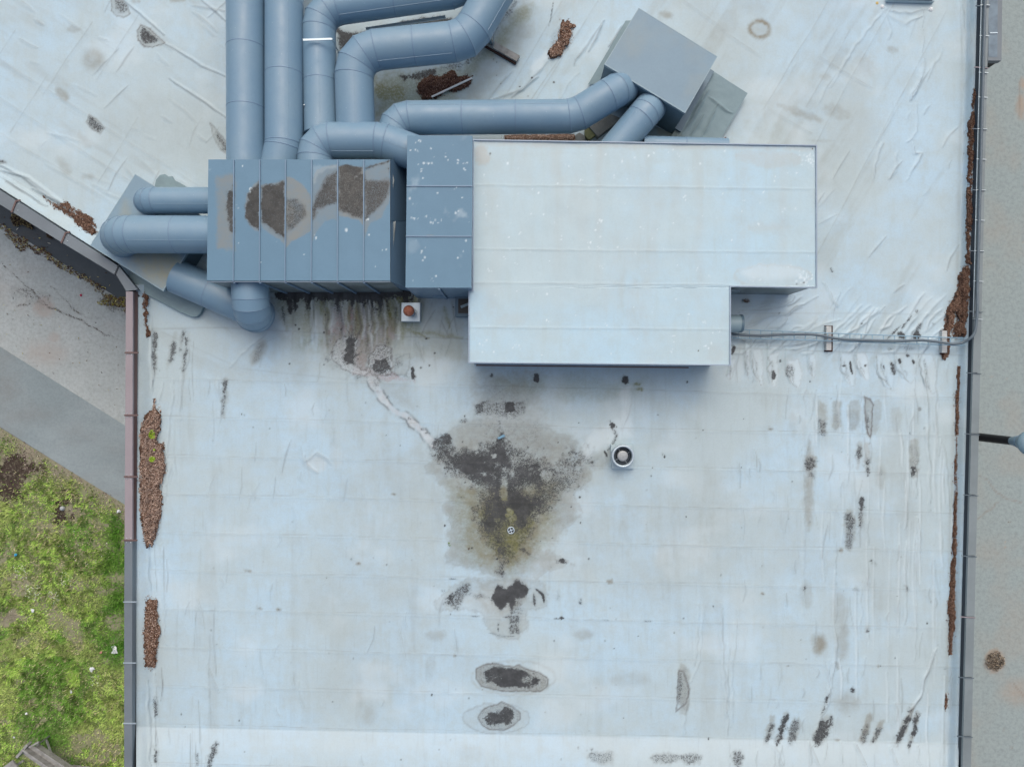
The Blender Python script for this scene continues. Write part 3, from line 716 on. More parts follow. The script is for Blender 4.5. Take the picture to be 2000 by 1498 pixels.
    for x0, y0, x1, y1, w0, v in ((545, 585, 560, 640, 10, .5), (600, 580, 590, 650, 9, .4), (640, 580, 640, 640, 8, .6), (690, 578, 700, 610, 10, .8), (755, 585, 760, 620, 10, .9), (775, 600, 780, 650, 7, .9), (790, 640, 840, 662, 5, .7), (820, 648, 905, 660, 6, .5), (870, 600, 876, 640, 6, .5), (620, 590, 600, 660, 6, .4)):
        c.stroke('green', [(x0, y0), (x1, y1)], w0, v, warp=5, ws=14)
    for x, yq, v in ((640, 655, .6), (667, 662, .7), (702, 660, .75), (726, 650, .75), (770, 660, .35), (745, 640, .35), (610, 650, .3), (715, 690, .45)):
        c.stroke('line', [(x-8, 578), (x-2, 610), (x+2, 635), (x-2, yq)], 1.5, v, warp=5, ws=22, seed=x, taper=False)
        c.stroke('h', [(x-4, 578), (x+2, 610), (x+6, 635), (x+2, yq+15)], 4, .03, warp=5, ws=22, seed=x, mode='add')
        c.stroke('clean_lit', [(x+2, 585), (x+8, 612), (x+10, 635), (x+7, yq)], 4, .45, warp=5, ws=22, seed=x)  # painted highlight on one flank of each wrinkle
    for cx, cy, rx, ry, v in ((685, 615, 16, 16, .75), (680, 640, 14, 10, .85), (650, 645, 10, 8, .6), (722, 640, 10, 14, .55), (760, 640, 14, 22, .4), (655, 668, 10, 10, .4), (740, 690, 18, 20, .3), (660, 632, 5, 5, .8), (700, 655, 20, 12, .4), (705, 700, 14, 20, .35)):
        c.ell('red', cx, cy, rx, ry, v, soft=6, warp=8, ws=10)
    reg = sstep(545, 600, X)*(1-sstep(790, 850, X))*sstep(568, 574, Y); fall = np.clip(1-(Y-574)/70.0, 0, 1)
    dr = fbm(X + 6*fbm(X, Y, 30, 30, 131, 2), Y, 8, 62, 130, 3); F['dark'] = np.maximum(F['dark'], (reg*(sstep(.46, .66, dr)*.85*fall + .30*fall*fall)).astype(np.float32))
    gr_ = fbm(X + 10*fbm(X, Y, 30, 30, 133, 2), Y, 11, 70, 132, 3); F['green'] = np.maximum(F['green'], (reg*sstep(.40, .62, gr_)*np.clip(1-(Y-574)/120.0, 0, 1)**.6*1.0).astype(np.float32))
    wr = fbm(X + 8*fbm(X, Y, 40, 40, 135, 2), Y, 6, 110, 134, 2); F['line'] = np.maximum(F['line'], (reg*sstep(.60, .80, wr)*np.clip(1.2-(Y-574)/110.0, 0, 1)*.6).astype(np.float32))
    wr2 = fbm(X + 8*fbm(X, Y, 40, 40, 135, 2), Y, 9, 120, 136, 2); F['clean_lit'] = np.maximum(F['clean_lit'], (reg*sstep(.58, .8, wr2)*np.clip(1.2-(Y-574)/120.0, 0, 1)*.5).astype(np.float32))
    F['h'] += (reg*(wr2-.5)*.05*np.clip(1.2-(Y-574)/130.0, 0, 1)).astype(np.float32)
    for k_, (x, y) in enumerate(((640, 700), (705, 690), (716, 668), (652, 690), (780, 712), (700, 735), (735, 745), (690, 650), (668, 640), (755, 668))): c.ell('dark', x, y, 6+k_ % 4*2, 8, .42, 15*k_, soft=5, warp=9, ws=9, seed=140+k_)
    c.blob('tan', [(600, 590), (770, 585), (800, 650), (760, 720), (700, 735), (640, 700), (600, 650)], .55, soft=24, warp=26, ws=22, seed=157)
    c.blob('red', [(650, 600), (720, 600), (725, 660), (690, 690), (645, 670)], .35, soft=14, warp=22, ws=12, seed=158)
    c.blob('dark', [(640, 640), (730, 640), (770, 700), (745, 740), (690, 735), (640, 700)], .30, soft=14, warp=24, ws=14, seed=159)
    basin = [(657, 662), (668, 655), (690, 655), (702, 662), (697, 690), (694, 712), (705, 722), (720, 725), (712, 735), (690, 728), (668, 722), (652, 708), (646, 690)]
    c.blob('clean_lit', basin, .5, soft=5, warp=6, ring='line', ringv=.8); c.blob('dark', basin, .36, soft=5, warp=5, seed=30)
    c.blob('dark', [(676, 658), (696, 664), (695, 690), (688, 716), (677, 712), (672, 690)], .85, soft=8, warp=12, seed=31)
    b2 = [(722, 690), (735, 676), (752, 672), (766, 680), (767, 700), (765, 728), (750, 735), (728, 735), (720, 715)]
    c.blob('clean_lit', b2, .45, soft=4, warp=4, ring='line', ringv=.8); c.blob('dark', b2, .47, soft=4, warp=5, seed=33)
    c.blob('dark', [(728, 700), (755, 702), (764, 720), (750, 730), (727, 726)], .75, soft=5, warp=6, seed=34)
    c.blob('dark', [(700, 715), (730, 730), (760, 735), (790, 740), (815, 745), (800, 735), (760, 722), (720, 715)], .38, soft=5, warp=7, seed=35)
    c.blob('tan', [(772, 700), (798, 692), (800, 720), (795, 735), (772, 732)], .3, soft=6, warp=6, ring='line', ringv=.4)
    c.ell('dark', 806, 730, 5, 12, .9, soft=3); c.blob('red', [(690, 715), (770, 730), (810, 745), (770, 745), (690, 730)], .5, soft=4, warp=6)
    # pinkish trail running down to the pool stain
    tr = [(722, 728), (733, 752), (745, 778), (768, 800), (795, 812), (812, 830), (826, 842), (846, 868)]
    idx = c._sub(tr, 34); best = np.full(len(idx[0]), 1e9, np.float32); xi, yi = X[idx], Y[idx]
    xx = xi + 12*(fbm(xi, yi, 24, 24, 2, 4)-.5); yy = yi + 12*(fbm(xi, yi, 24, 24, 11, 4)-.5)
    for a, b in zip(tr, tr[1:]): best = np.minimum(best, seg_dist(xx, yy, a, b)[0])
    wv = 3.2 + 6.5*fbm(xi, yi, 34, 34, 88, 2); brk_ = fbm(xi, yi, 16, 16, 89, 3); fr_ = fbm(xi, yi, 5, 5, 90, 2)
    core = (1 - sstep(wv*.7, wv, best)); rimv = np.exp(-((best-wv-1.2)/2.0)**2)
    F['clean_lit'][idx] = np.maximum(F['clean_lit'][idx], core*(.22+.25*sstep(.35, .7, brk_)))
    F['red'][idx] = np.maximum(F['red'][idx], core*.42*fr_*(.5+brk_)); F['tan'][idx] = np.maximum(F['tan'][idx], np.exp(-(best/(wv+7))**2)*.45*brk_)
    F['line'][idx] = np.maximum(F['line'][idx], rimv*sstep(.30, .62, brk_)*.5); F['dark'][idx] = np.maximum(F['dark'][idx], rimv*.42*sstep(.3, .6, brk_))
    for q in ((738, 765), (757, 776), (800, 818), (826, 838), (832, 846)): c.ell('dark', q[0], q[1], 4, 3, .55, soft=2.5, warp=3)
    c.blob('tan', [(705, 740), (800, 745), (810, 800), (770, 790), (740, 760)], .3, soft=12)
    # ---- the big central stain around the drain
    film = [(900, 828), (940, 812), (1060, 820), (1085, 845), (1105, 855), (1125, 860), (1130, 890), (1155, 920), (1150, 945), (1125, 965), (1130, 1010), (1095, 1040), (1062, 1052), (1045, 1070), (1060, 1082), (1112, 1088), (1120, 1102), (1060, 1120), (1000, 1115), (975, 1132), (920, 1112), (870, 1100), (880, 1060), (868, 990), (878, 965), (850, 930), (835, 925), (830, 905), (850, 880), (860, 860)]
    c.blob('tan', film, .50, soft=11, warp=14, ws=30, seed=41, ring='line', ringv=.16)
    c.blob('tan', [(880, 940), (960, 950), (1100, 930), (1090, 1010), (1040, 1060), (1010, 1110), (960, 1110), (900, 1080), (905, 1000)], .75, soft=18, warp=12, seed=42)
    c.blob('dark', film, .10, soft=8, warp=6, seed=43)
    c.blob('dark', [(915, 840), (1060, 835), (1080, 870), (1060, 890), (960, 890), (900, 870)], .20, soft=12, warp=10, seed=44)
    D = lambda p, v, soft=8, warp=9, seed=45: c.blob('dark', p, v, soft=soft, warp=warp, seed=seed)
    D([(850, 875), (900, 872), (1000, 850), (1060, 890), (1145, 885), (1140, 930), (1100, 975), (1060, 1015), (1035, 1060), (995, 1110), (950, 1070), (928, 1010), (925, 960), (870, 925)], .52, 20, 26, 95)
    D([(935, 815), (1050, 825), (1085, 870), (1080, 930), (1010, 940), (985, 880), (930, 860)], .30, 18, 20, 96)
    D([(965, 900), (1050, 905), (1075, 960), (1040, 1020), (985, 1090), (950, 1060), (935, 1010), (945, 965)], .76, 20, 22, 97)
    c.blob('tan', [(930, 950), (1080, 945), (1060, 1030), (1030, 1100), (960, 1105), (920, 1060)], .95, soft=22, warp=14, seed=98)
    D([(838, 866), (850, 855), (872, 850), (880, 868), (930, 880), (958, 868), (968, 848), (985, 845), (992, 880), (1010, 915), (1020, 930), (1005, 948), (985, 935), (960, 952), (935, 950), (905, 930), (870, 917), (848, 890)], .66)
    D([(855, 870), (885, 885), (930, 885), (965, 880), (985, 868), (1000, 915), (985, 928), (950, 945), (925, 935), (880, 912)], .84, 7, 8, 46)
    D([(938, 972), (965, 955), (990, 968), (1005, 985), (1030, 968), (1060, 948), (1092, 912), (1135, 898), (1122, 930), (1090, 965), (1058, 1000), (1032, 1020), (1015, 1060), (990, 1100), (960, 1070), (940, 1020)], .55, 9, 12, 47)
    D([(945, 975), (962, 965), (975, 985), (990, 1000), (1005, 992), (1035, 975), (1048, 985), (1030, 1010), (1010, 1045), (985, 1075), (962, 1050), (950, 1010)], .66, 10, 10, 48)
    D([(1055, 910), (1090, 905), (1100, 925), (1075, 955), (1050, 975), (1045, 950), (1062, 930)], .62, 8, 8, 49)
    D([(970, 1075), (1005, 1080), (990, 1110), (985, 1135), (968, 1115)], .52, 6, 8, 50)
    D([(1010, 1070), (1025, 1068), (1040, 1085), (1050, 1092), (1020, 1082)], .6, 4, 4, 51)
    D([(935, 785), (1028, 780), (1030, 812), (1000, 814), (955, 812), (930, 808)], .46, 6, 10, 52)
    D([(925, 790), (945, 785), (948, 812), (928, 810)], .62, 5, 5, 53); D([(985, 785), (1005, 783), (1008, 805), (985, 808)], .82, 5, 5, 54)
    D([(1008, 785), (1024, 785), (1024, 800), (1010, 800)], .5, 4, 4, 57)
    D([(968, 815), (985, 815), (985, 850), (968, 850)], .42, 6, 6, 55); D([(860, 850), (878, 848), (884, 868), (862, 870)], .8, 5, 5, 56)
    D([(1085, 1092), (1105, 1092), (1108, 1100), (1085, 1100)], .45, 4, 3, 58); c.ell('dark', 1099, 1097, 4, 4, .9, soft=2)
    D([(1090, 895), (1140, 890), (1165, 898), (1160, 908), (1100, 910)], .42, 6, 7, 59); c.ell('dark', 1157, 903, 4, 4, 1, soft=2); c.ell('dark', 905, 822, 8, 4, .5, soft=3)
    c.blob('tan', [(930, 735), (1060, 730), (1050, 790), (1075, 840), (940, 835), (925, 790)], .42, soft=22, warp=24, seed=154)
    c.blob('dark', [(950, 760), (1010, 755), (1025, 830), (1000, 870), (960, 870), (940, 810)], .26, soft=16, warp=20, seed=155)
    c.blob('tan', [(1120, 880), (1190, 885), (1185, 912), (1120, 925)], .4, soft=10, warp=12, seed=156)
    idx = c._sub([(850, 860), (1150, 1120)], 10); xi, yi = X[idx], Y[idx]
    F['dark'][idx] *= (.72 + .62*fbm(xi, yi, 34, 34, 151, 4)); F['tan'][idx] = np.minimum(1, F['tan'][idx]*(.7 + .75*fbm(xi, yi, 26, 40, 152, 4)))
    c.blob('tan', [(900, 945), (1100, 940), (1085, 1030), (1040, 1085), (1000, 1120), (940, 1105), (905, 1040)], .8, soft=28, warp=26, seed=153)
    for cx, cy, r, v in ((966, 892, 3.5, .9), (946, 925, 5, .9), (970, 907, 3, .7), (985, 918, 6, .6), (1000, 925, 5, .5), (998, 1010, 9, .55), (995, 1000, 6, .5), (970, 1016, 5, .5), (1057, 1013, 8, .5), (1052, 1010, 5, .4), (965, 932, 5, .5), (997, 995, 7, .6), (1070, 930, 12, .4)):
        c.ell('dark', cx, cy, r, r, 1-v*.7, mode='mul', soft=3.5, warp=7, ws=8); c.ell('tan', cx, cy, r*1.1, r*1.1, .5, soft=4, warp=5); c.ell('clean_lit', cx, cy, r*.8, r*.8, v*.12, soft=3, warp=4)
    c.ell('dark', 1035, 957, 17, 15, .55, mode='mul', soft=12, warp=12); c.ell('tan', 1036, 958, 16, 14, .9, soft=7)
    c.ell('dark', 985, 955, 9, 24, .35, mode='mul', soft=6, warp=5)
    c.blob('green', [(955, 975), (1040, 975), (1045, 1020), (1030, 1060), (1000, 1100), (965, 1080), (945, 1040), (940, 1000)], .9, soft=18, warp=12)
    c.blob('green', [(880, 950), (1090, 940), (1080, 1050), (1000, 1120), (900, 1090)], .35, soft=24, warp=16, seed=99)
    c.ell('dark', 1000, 1040, 22, 26, .72, mode='mul', soft=14); c.ell('tan', 996, 1020, 12, 5, .8, soft=4); c.stroke('tan', [(985, 1022), (1000, 1016)], 3, .9)
    for cx, cy in ((900, 971), (1087, 976), (885, 1130), (982, 1127), (990, 1205), (928, 1203), (1090, 1208), (1180, 1211), (1265, 1213)):
        c.ell('dark', cx, cy, 9, 1.6, .62, soft=2.2, warp=1.5)
    # ---- second stain below
    s2 = [(850, 1175), (862, 1160), (885, 1143), (912, 1132), (960, 1128), (1000, 1118), (1035, 1125), (1058, 1140), (1072, 1160), (1066, 1182), (1030, 1192), (1028, 1225), (1012, 1245), (975, 1245), (952, 1225), (940, 1195), (895, 1190), (858, 1192)]
    c.blob('tan', s2, .34, soft=7, warp=8, ring='line', ringv=.22, seed=60)
    c.blob('tan', [(930, 1130), (1030, 1125), (1040, 1170), (1000, 1205), (950, 1200), (925, 1170)], .6, soft=12, warp=8)
    D([(864, 1178), (882, 1158), (903, 1140), (919, 1137), (920, 1162), (905, 1170), (892, 1188), (878, 1182)], .56, 6, 7, 61)
    D([(905, 1140), (917, 1140), (916, 1155), (905, 1155)], .7, 5, 5, 62); D([(872, 1165), (885, 1158), (886, 1180), (876, 1178)], .7, 4, 5, 63)
    D([(925, 1160), (960, 1160), (960, 1170), (925, 1168)], .42, 4, 5, 64)
    D([(958, 1166), (972, 1143), (988, 1150), (1010, 1133), (1036, 1150), (1026, 1167), (1008, 1170), (1004, 1195), (998, 1198), (992, 1180), (975, 1190), (965, 1180)], .98, 6, 6, 65)
    D([(995, 1165), (1020, 1165), (1018, 1200), (1000, 1205)], .42, 6, 6, 66); D([(992, 1200), (1016, 1203), (1014, 1238), (996, 1238)], .55, 5, 5, 67)
    c.stroke('dark', [(1046, 1150), (1060, 1163), (1062, 1176)], 4, .85, warp=3); c.stroke('dark', [(1042, 1160), (1044, 1185)], 3, .7, warp=3)
    c.stroke('dark', [(955, 1235), (980, 1242), (1005, 1242)], 2.5, .5, warp=3); c.ell('dark', 973, 1226, 2, 8, .6, soft=2); c.ell('dark', 1090, 1163, 4, 9, .4, soft=4); c.ell('dark', 1134, 1174, 3, 6, .55, soft=3); c.ell('dark', 1097, 1207, 6, 3, .7, soft=2)
    # ---- two ringed pools
    p3 = [(929, 1325), (930, 1306), (943, 1298), (966, 1293), (984, 1298), (1003, 1302), (1015, 1297), (1032, 1306), (1056, 1313), (1072, 1325), (1070, 1340), (1055, 1350), (1000, 1351), (965, 1348), (940, 1340)]
    c.blob('tan', p3, .55, soft=2, warp=2, ring='line', ringv=.8, ringw=1.3, seed=70); c.blob('dark', p3, .34, soft=5, warp=3, seed=75)
    D([(945, 1312), (965, 1300), (990, 1306), (1018, 1306), (1040, 1318), (1058, 1325), (1052, 1338), (1020, 1343), (975, 1340), (950, 1330)], .92, 6, 4, 71)
    c.ell(None, 1002, 1323, 84, 34, 1, ring='tan', ringv=.3, ringw=3, warp=3)
    c.ell('dark', 1030, 1326, 12, 9, .55, mode='mul', soft=4, warp=5); c.ell('dark', 965, 1320, 15, 8, .78, mode='mul', soft=6, warp=6)
    p4 = [(933, 1400), (938, 1388), (955, 1378), (968, 1376), (980, 1370), (1000, 1378), (1016, 1392), (1016, 1405), (1003, 1418), (985, 1426), (955, 1424), (940, 1415)]
    c.ell('tan', 970, 1402, 66, 30, .14, soft=6, ring='line', ringv=.3, warp=4); c.blob('tan', p4, .4, soft=2, warp=2, ring='line', ringv=.8, ringw=1.3, seed=72); c.blob('dark', p4, .33, soft=4, warp=3, seed=76)
    D([(942, 1402), (958, 1388), (972, 1390), (985, 1378), (1002, 1388), (1008, 1402), (990, 1415), (965, 1418)], .80, 5, 6, 73)
    # ---- right side: tongues and pockets below the slope break
    for x, y0, y1, wd, sl, v in ((1461, 680, 745, 5, 0, .6), (1478, 680, 755, 10, .12, .5), (1512, 690, 758, 11, 0, .55), (1550, 700, 760, 14, .1, .6), (1433, 700, 745, 8, -.12, .55), (1588, 690, 740, 8, 0, .35), (1655, 690, 755, 13, .12, .35), (1683, 690, 745, 10, .15, .65), (1725, 690, 765, 14, .25, .2), (1765, 690, 750, 16, .2, .2), (1810, 690, 770, 14, .18, .3)):
        q = [(x-wd, y0), (x+wd*.7, y0), (x+wd+sl*40, (y0+y1)/2), (x+sl*70+wd*.4, y1-4), (x+sl*70, y1), (x+sl*55-wd*.8, y1-12), (x-wd*.9, (y0+y1)/2)]
        c.blob('clean_lit', q, v*.62, soft=4, warp=5, ws=16, seed=int(x), ring='line', ringv=.20, ringw=1.3); c.stroke('line', [(x-wd, y0+5), (x-wd*.9, (y0+y1)/2), (x+sl*60, y1-3)], 1.3, .5, warp=4, ws=12, seed=int(x)+1); c.stroke('dark', [(x-wd*.5, y0+15), (x+sl*50-wd*.3, y1-14)], 3.5, .38, warp=4, ws=9, seed=int(x))
        c.stroke('h', [(x-wd, y0-20), (x-wd, y0+20), (x+sl*55-wd*.8, y1-12)], 3, .02, mode='add')
    for cx, cy, rx, ry, a, v in ((1432, 683, 4, 9, 10, .95), (1511, 733, 5, 10, 0, .85), (1543, 725, 9, 14, 0, .5), (1647, 715, 4, 2.5, 0, 1), (1662, 718, 2.5, 13, -8, 1), (1689, 714, 3, 2, 0, .9), (1727, 718, 2.5, 6, -15, .9), (1744, 720, 6, 14, -10, .7), (1757, 706, 3, 5, -10, .9), (1774, 695, 6, 3, 20, .8), (1784, 706, 3, 4, -20, .95), (1524, 705, 3, 2, 0, .7),
                                 (1760, 655, 9, 7, 30, .75), (1790, 655, 9, 9, 40, .85), (1775, 680, 10, 5, 0, .4), (1770, 630, 3, 16, 40, .65), (1745, 650, 2.5, 20, 45, .6), (1795, 640, 5, 10, 30, .5), (1823, 633, 4, 4, 0, .5), (1790, 608, 4, 4, 0, .6), (1683, 632, 3, 2, 0, .9), (1624, 528, 2.5, 5, -25, .8), (1740, 682, 6, 3, 0, .5), (1522, 612, 2, 2, 0, .7), (1048, 738, 6, 9, 0, .95), (1221, 742, 7, 9, 0, .9), (960, 733, 3, 4, 0, .7), (1456, 588, 8, 4, 0, .6)):
        c.ell('dark', cx, cy, rx, ry, v, a, soft=2.5, warp=2.5, ws=7)
    for cx, cy, rx, ry, a, tn, dk, sh in ((1606, 815, 8, 30, -4, .6, .5, 22), (1634, 810, 9, 28, 0, .6, .25, 12), (1667, 812, 12, 28, 0, .5, .2, 10), (1711, 812, 9, 30, 6, .45, .1, 10), (1583, 905, 10, 16, 0, .8, .58, 2), (1586, 925, 6, 8, 0, .5, .6, 2), (1678, 890, 5, 24, 4, .5, .6, -4), (1694, 897, 6, 28, -4, .55, .66, 12), (1786, 895, 9, 34, 0, .55, .3, -5), (1784, 922, 5, 9, 0, .4, .9, 0),
                                          (1682, 985, 5, 18, 4, .45, .75, 2), (1681, 1005, 5, 22, 6, .4, .55, 0), (1660, 1025, 10, 30, -4, .55, .58, -4), (1658, 1055, 9, 18, 0, .5, .5, 0), (1681, 1020, 3, 14, 0, .4, .5, 0), (1750, 820, 10, 25, 0, .3, 0, 0), (1705, 1098, 8, 4, 20, .2, .6, 0), (1572, 1148, 3, 6, 0, .4, .6, 0), (1771, 1150, 3, 8, 0, .3, .6, 0), (1673, 1150, 4, 5, 0, .3, .4, 0), (1694, 1227, 3, 5, 0, .3, .6, 0), (1665, 1348, 4, 4, 0, .3, .9, 0), (1635, 1300, 3, 7, 0, .5, .4, 0),
                                          (505, 690, 7, 22, 25, .4, .35, 0), (303, 690, 5, 42, 0, .3, .62, 0), (336, 682, 5, 35, 12, .3, .62, 8), (361, 705, 4, 50, 6, .2, .6, -12), (438, 775, 5, 36, 4, .4, .62, 0), (355, 665, 3, 20, 10, .2, .6, 0), (303, 1380, 4, 20, 0, .2, .6, 2), (304, 1470, 2.5, 20, 4, .2, .75, 0), (415, 1475, 6, 30, 18, .3, .6, 0), (385, 1482, 2, 12, 0, .2, .5, 0), (1175, 1478, 26, 12, 0, .5, .42, 0), (1300, 1480, 30, 10, 0, .5, .45, 0), (1440, 1480, 12, 18, 0, .4, .55, 0), (1350, 1482, 20, 10, 0, .3, .5, 0), (1156, 1470, 4, 12, 0, .3, .6, 0),
                                          (1502, 1425, 6, 30, 14, .6, .62, 4), (1527, 1425, 6, 33, 16, .5, .78, 0), (1550, 1430, 8, 28, 14, .5, .56, 0), (1605, 1428, 12, 30, 22, .5, .70, 2), (1621, 1410, 4, 14, 12, .4, .75, 0), (1690, 1425, 7, 32, 16, .8, .5, 6), (1713, 1430, 5, 26, 26, .7, .6, 4), (1765, 1420, 6, 42, 24, .7, .72, 0), (1785, 1425, 5, 36, 14, .7, .74, 0), (1611, 1378, 2.5, 24, 20, .3, .85, 0), (1335, 1345, 10, 42, 0, .5, .3, 0)):
        c.sup('tan', cx, cy, rx*1.1, ry*1.08, tn*.85, a, soft=3.5, warp=5, ws=12, seed=int(cx+cy) % 91)
        if dk: c.sup('dark', cx, cy+sh, rx*1.0, ry*(.95 if abs(sh) < 3 else .65), min(.8, dk*1.02), a, soft=4, warp=6, ws=9, seed=int(cx*3+cy) % 89)
    c.blob('tan', [(1688, 775), (1700, 778), (1706, 790), (1704, 840), (1700, 858), (1692, 845), (1688, 800)], .5, soft=3, warp=2, ring='line', ringv=1.0)
    c.ell('dark', 1695, 825, 4, 25, .58, soft=4, warp=4); c.ell('line', 1796, 799, 4, 4, .6, soft=1.2, warp=0); c.stroke('line', [(1570, 912), (1595, 914)], 1.5, .0)
    c.blob(None, [(1325, 1308), (1335, 1310), (1348, 1345), (1340, 1375), (1320, 1390), (1322, 1350)], 1, ring='line', ringv=.9, warp=2); c.ell('dark', 1328, 1345, 6, 32, .55, 4, soft=5, warp=5)
    # long vertical folds on the right and everywhere small wrinkles
    F1 = [([(1410, 1180), (1412, 1300), (1425, 1498)], .5), ([(1422, 1260), (1420, 1400)], .4), ([(1375, 1180), (1365, 1290), (1350, 1330)], .3), ([(1345, 1320), (1335, 1430)], .35), ([(1365, 1180), (1358, 1300)], .3), ([(1440, 1190), (1432, 1300), (1428, 1420)], .35),
          ([(1565, 870), (1570, 1000), (1570, 1200)], .3), ([(1598, 770), (1596, 900)], .28), ([(1665, 900), (1672, 1040)], .35), ([(1684, 770), (1684, 900)], .35), ([(1806, 700), (1812, 850), (1815, 900), (1818, 1000)], .6), ([(1826, 700), (1828, 850)], .5), ([(1790, 1010), (1800, 1080)], .5), ([(1835, 850), (1850, 930), (1852, 1000)], .45), ([(1630, 1120), (1632, 1280), (1622, 1340), (1610, 1380)], .45),
          ([(1830, 1265), (1800, 1350), (1775, 1400), (1760, 1440)], .85), ([(1790, 1180), (1785, 1290)], .3), ([(1683, 1130), (1680, 1250)], .3), ([(1620, 1290), (1618, 1370), (1590, 1430)], .5), ([(1785, 1060), (1792, 1150)], .3), ([(1755, 1180), (1752, 1230)], .4), ([(1770, 1160), (1768, 1220)], .4),
          ([(1780, 895), (1792, 930), (1788, 970)], .5), ([(1525, 1450), (1530, 1498)], .4), ([(1580, 1450), (1600, 1498)], .6), ([(1640, 1450), (1645, 1498)], .5), ([(1670, 1450), (1690, 1498)], .6), ([(1740, 1455), (1755, 1498)], .5), ([(1790, 1455), (1800, 1498)], .4), ([(1505, 1450), (1520, 1470), (1528, 1498)], .4),
          ([(1725, 600), (1680, 640), (1640, 662)], .6), ([(1700, 595), (1650, 640)], .35), ([(1810, 610), (1780, 650), (1768, 690)], .6), ([(1795, 615), (1750, 665)], .5), ([(1640, 570), (1630, 600), (1622, 640)], .4), ([(1608, 550), (1630, 590), (1636, 600)], .55), ([(1440, 660), (1460, 675), (1500, 678), (1560, 670), (1610, 655)], .5), ([(1440, 612), (1530, 600), (1550, 585)], .5), ([(1540, 595), (1550, 580), (1545, 575)], .5),
          ([(1440, 600), (1520, 590)], .35), ([(1520, 680), (1590, 640), (1640, 625)], .35), ([(1450, 640), (1490, 620), (1550, 610)], .45), ([(1500, 640), (1520, 640), (1535, 615)], .5), ([(1655, 640), (1640, 670), (1610, 690)], .3), ([(1800, 55), (1805, 120), (1800, 150), (1780, 195)], .3), ([(1792, 165), (1778, 195)], .55), ([(1798, 150), (1782, 190)], .5), ([(1790, 200), (1790, 260), (1770, 280)], .35),
          ([(1780, 280), (1785, 300), (1800, 300), (1790, 320), (1770, 350)], .45), ([(1750, 300), (1750, 335), (1740, 350)], .35), ([(1725, 280), (1710, 320), (1705, 350)], .4), ([(1840, 90), (1810, 160)], .3), ([(1880, 10), (1886, 100)], .35), ([(1890, 10), (1893, 120)], .35), ([(1870, 0), (1878, 120)], .25), ([(1725, 20), (1740, 60), (1735, 80)], .4), ([(1740, 22), (1790, 24), (1820, 14)], .5), ([(1735, 30), (1770, 45), (1800, 30)], .45), ([(1730, 18), (1690, 60), (1620, 170)], .4),
          ([(1130, 145), (1090, 190), (1080, 195)], .2), ([(480, 680), (540, 660), (560, 650)], .25), ([(450, 720), (470, 690), (520, 650)], .35), ([(300, 1060), (305, 1160)], .4), ([(290, 1060), (290, 1150)], .35), ([(312, 1060), (318, 1105), (322, 1170), (320, 1250), (326, 1260)], .35), ([(290, 1330), (292, 1498)], .4), ([(305, 1310), (303, 1400), (306, 1498)], .45), ([(330, 900), (322, 980)], .3), ([(340, 740), (325, 900)], .45), ([(352, 740), (350, 820)], .3), ([(425, 740), (430, 800), (425, 850)], .4), ([(370, 650), (356, 760), (352, 800)], .4), ([(296, 640), (298, 760)], .5),
          ([(315, 740), (310, 790)], .4), ([(640, 770), (630, 820)], .25), ([(595, 885), (600, 905), (620, 925)], .4), ([(595, 900), (620, 885), (645, 905)], .35), ([(1190, 855), (1180, 890), (1188, 915)], .35), ([(1235, 760), (1225, 820), (1215, 840)], .3)]
    for i, (pts, v) in enumerate(F1):
        c.stroke('h', pts, 3.6, .019*v+.003, warp=5, ws=26, seed=i+3, mode='add', brk=.6)
        c.stroke('line', [(x+2.4, y+.6) for x, y in pts], 1.4, v*.55, warp=5, ws=26, seed=i+3, brk=.7)
        c.stroke('clean_lit', [(x-2.2, y-.6) for x, y in pts], 1.8, v*.3, warp=5, ws=26, seed=i+3)  # painted highlight left of each fold, dark flank to its right
    g = random.Random(78)
    for i in range(46):
        x = 1570 + 300*g.random()**.8; y = g.uniform(690, 1380); L = g.uniform(70, 230); k_ = g.uniform(-6, 6); v = g.uniform(.15, .5)
        pts = [(x, y), (x+k_, y+L*.5), (x+k_*.3+g.uniform(-4, 4), y+L)]
        c.stroke('h', pts, 3, .010*v+.002, warp=3, ws=60, seed=i, mode='add', brk=.5); c.stroke('clean_lit', [(a_-2, b_) for a_, b_ in pts], 2.0, v*.75, warp=3, ws=60, seed=i); c.stroke('line', [(a_+1.5, b_) for a_, b_ in pts], 1.1, v*.45, warp=3, ws=60, seed=i, brk=.8)  # wrinkles with highlight and dark flank painted in
    for i in range(44):
        x = g.uniform(1440, 1860); y = g.uniform(585, 690); L = g.uniform(25, 90); a = R(g.gauss(-32 if x < 1600 else -48, 9)); v = g.uniform(.2, .65); b_ = g.uniform(-6, 6)
        pts = [(x-L/2*math.cos(a), y-L/2*math.sin(a)), (x+b_, y+b_*.6), (x+L/2*math.cos(a), y+L/2*math.sin(a))]
        pts = [(p, min(q, 692)) for p, q in pts]
        c.stroke('h', pts, 3.4, .014*v+.003, warp=5, ws=30, seed=i, mode='add', brk=.5); c.stroke('line', [(p+1.5, q+2) for p, q in pts], 1.3, v*.55, warp=5, ws=30, seed=i, brk=.8); c.stroke('clean_lit', [(p-1, q-2) for p, q in pts], 2, v*.5, warp=5, ws=30, seed=i)  # dark flank below and highlight above painted along each crease
    for i in range(26):
        x = g.uniform(296, 420); y = g.uniform(600, 1480); L = g.uniform(40, 160); v = g.uniform(.1, .35) * (1.6 if x < 330 else 1)
        pts = [(x, y), (x+g.uniform(-4, 4), y+L/2), (x+g.uniform(-6, 6), y+L)]; c.stroke('h', pts, 3, .010*v+.002, seed=i, mode='add', brk=.5); c.stroke('line', pts, 1.3, v, seed=i, brk=.8)
    g = random.Random(77)
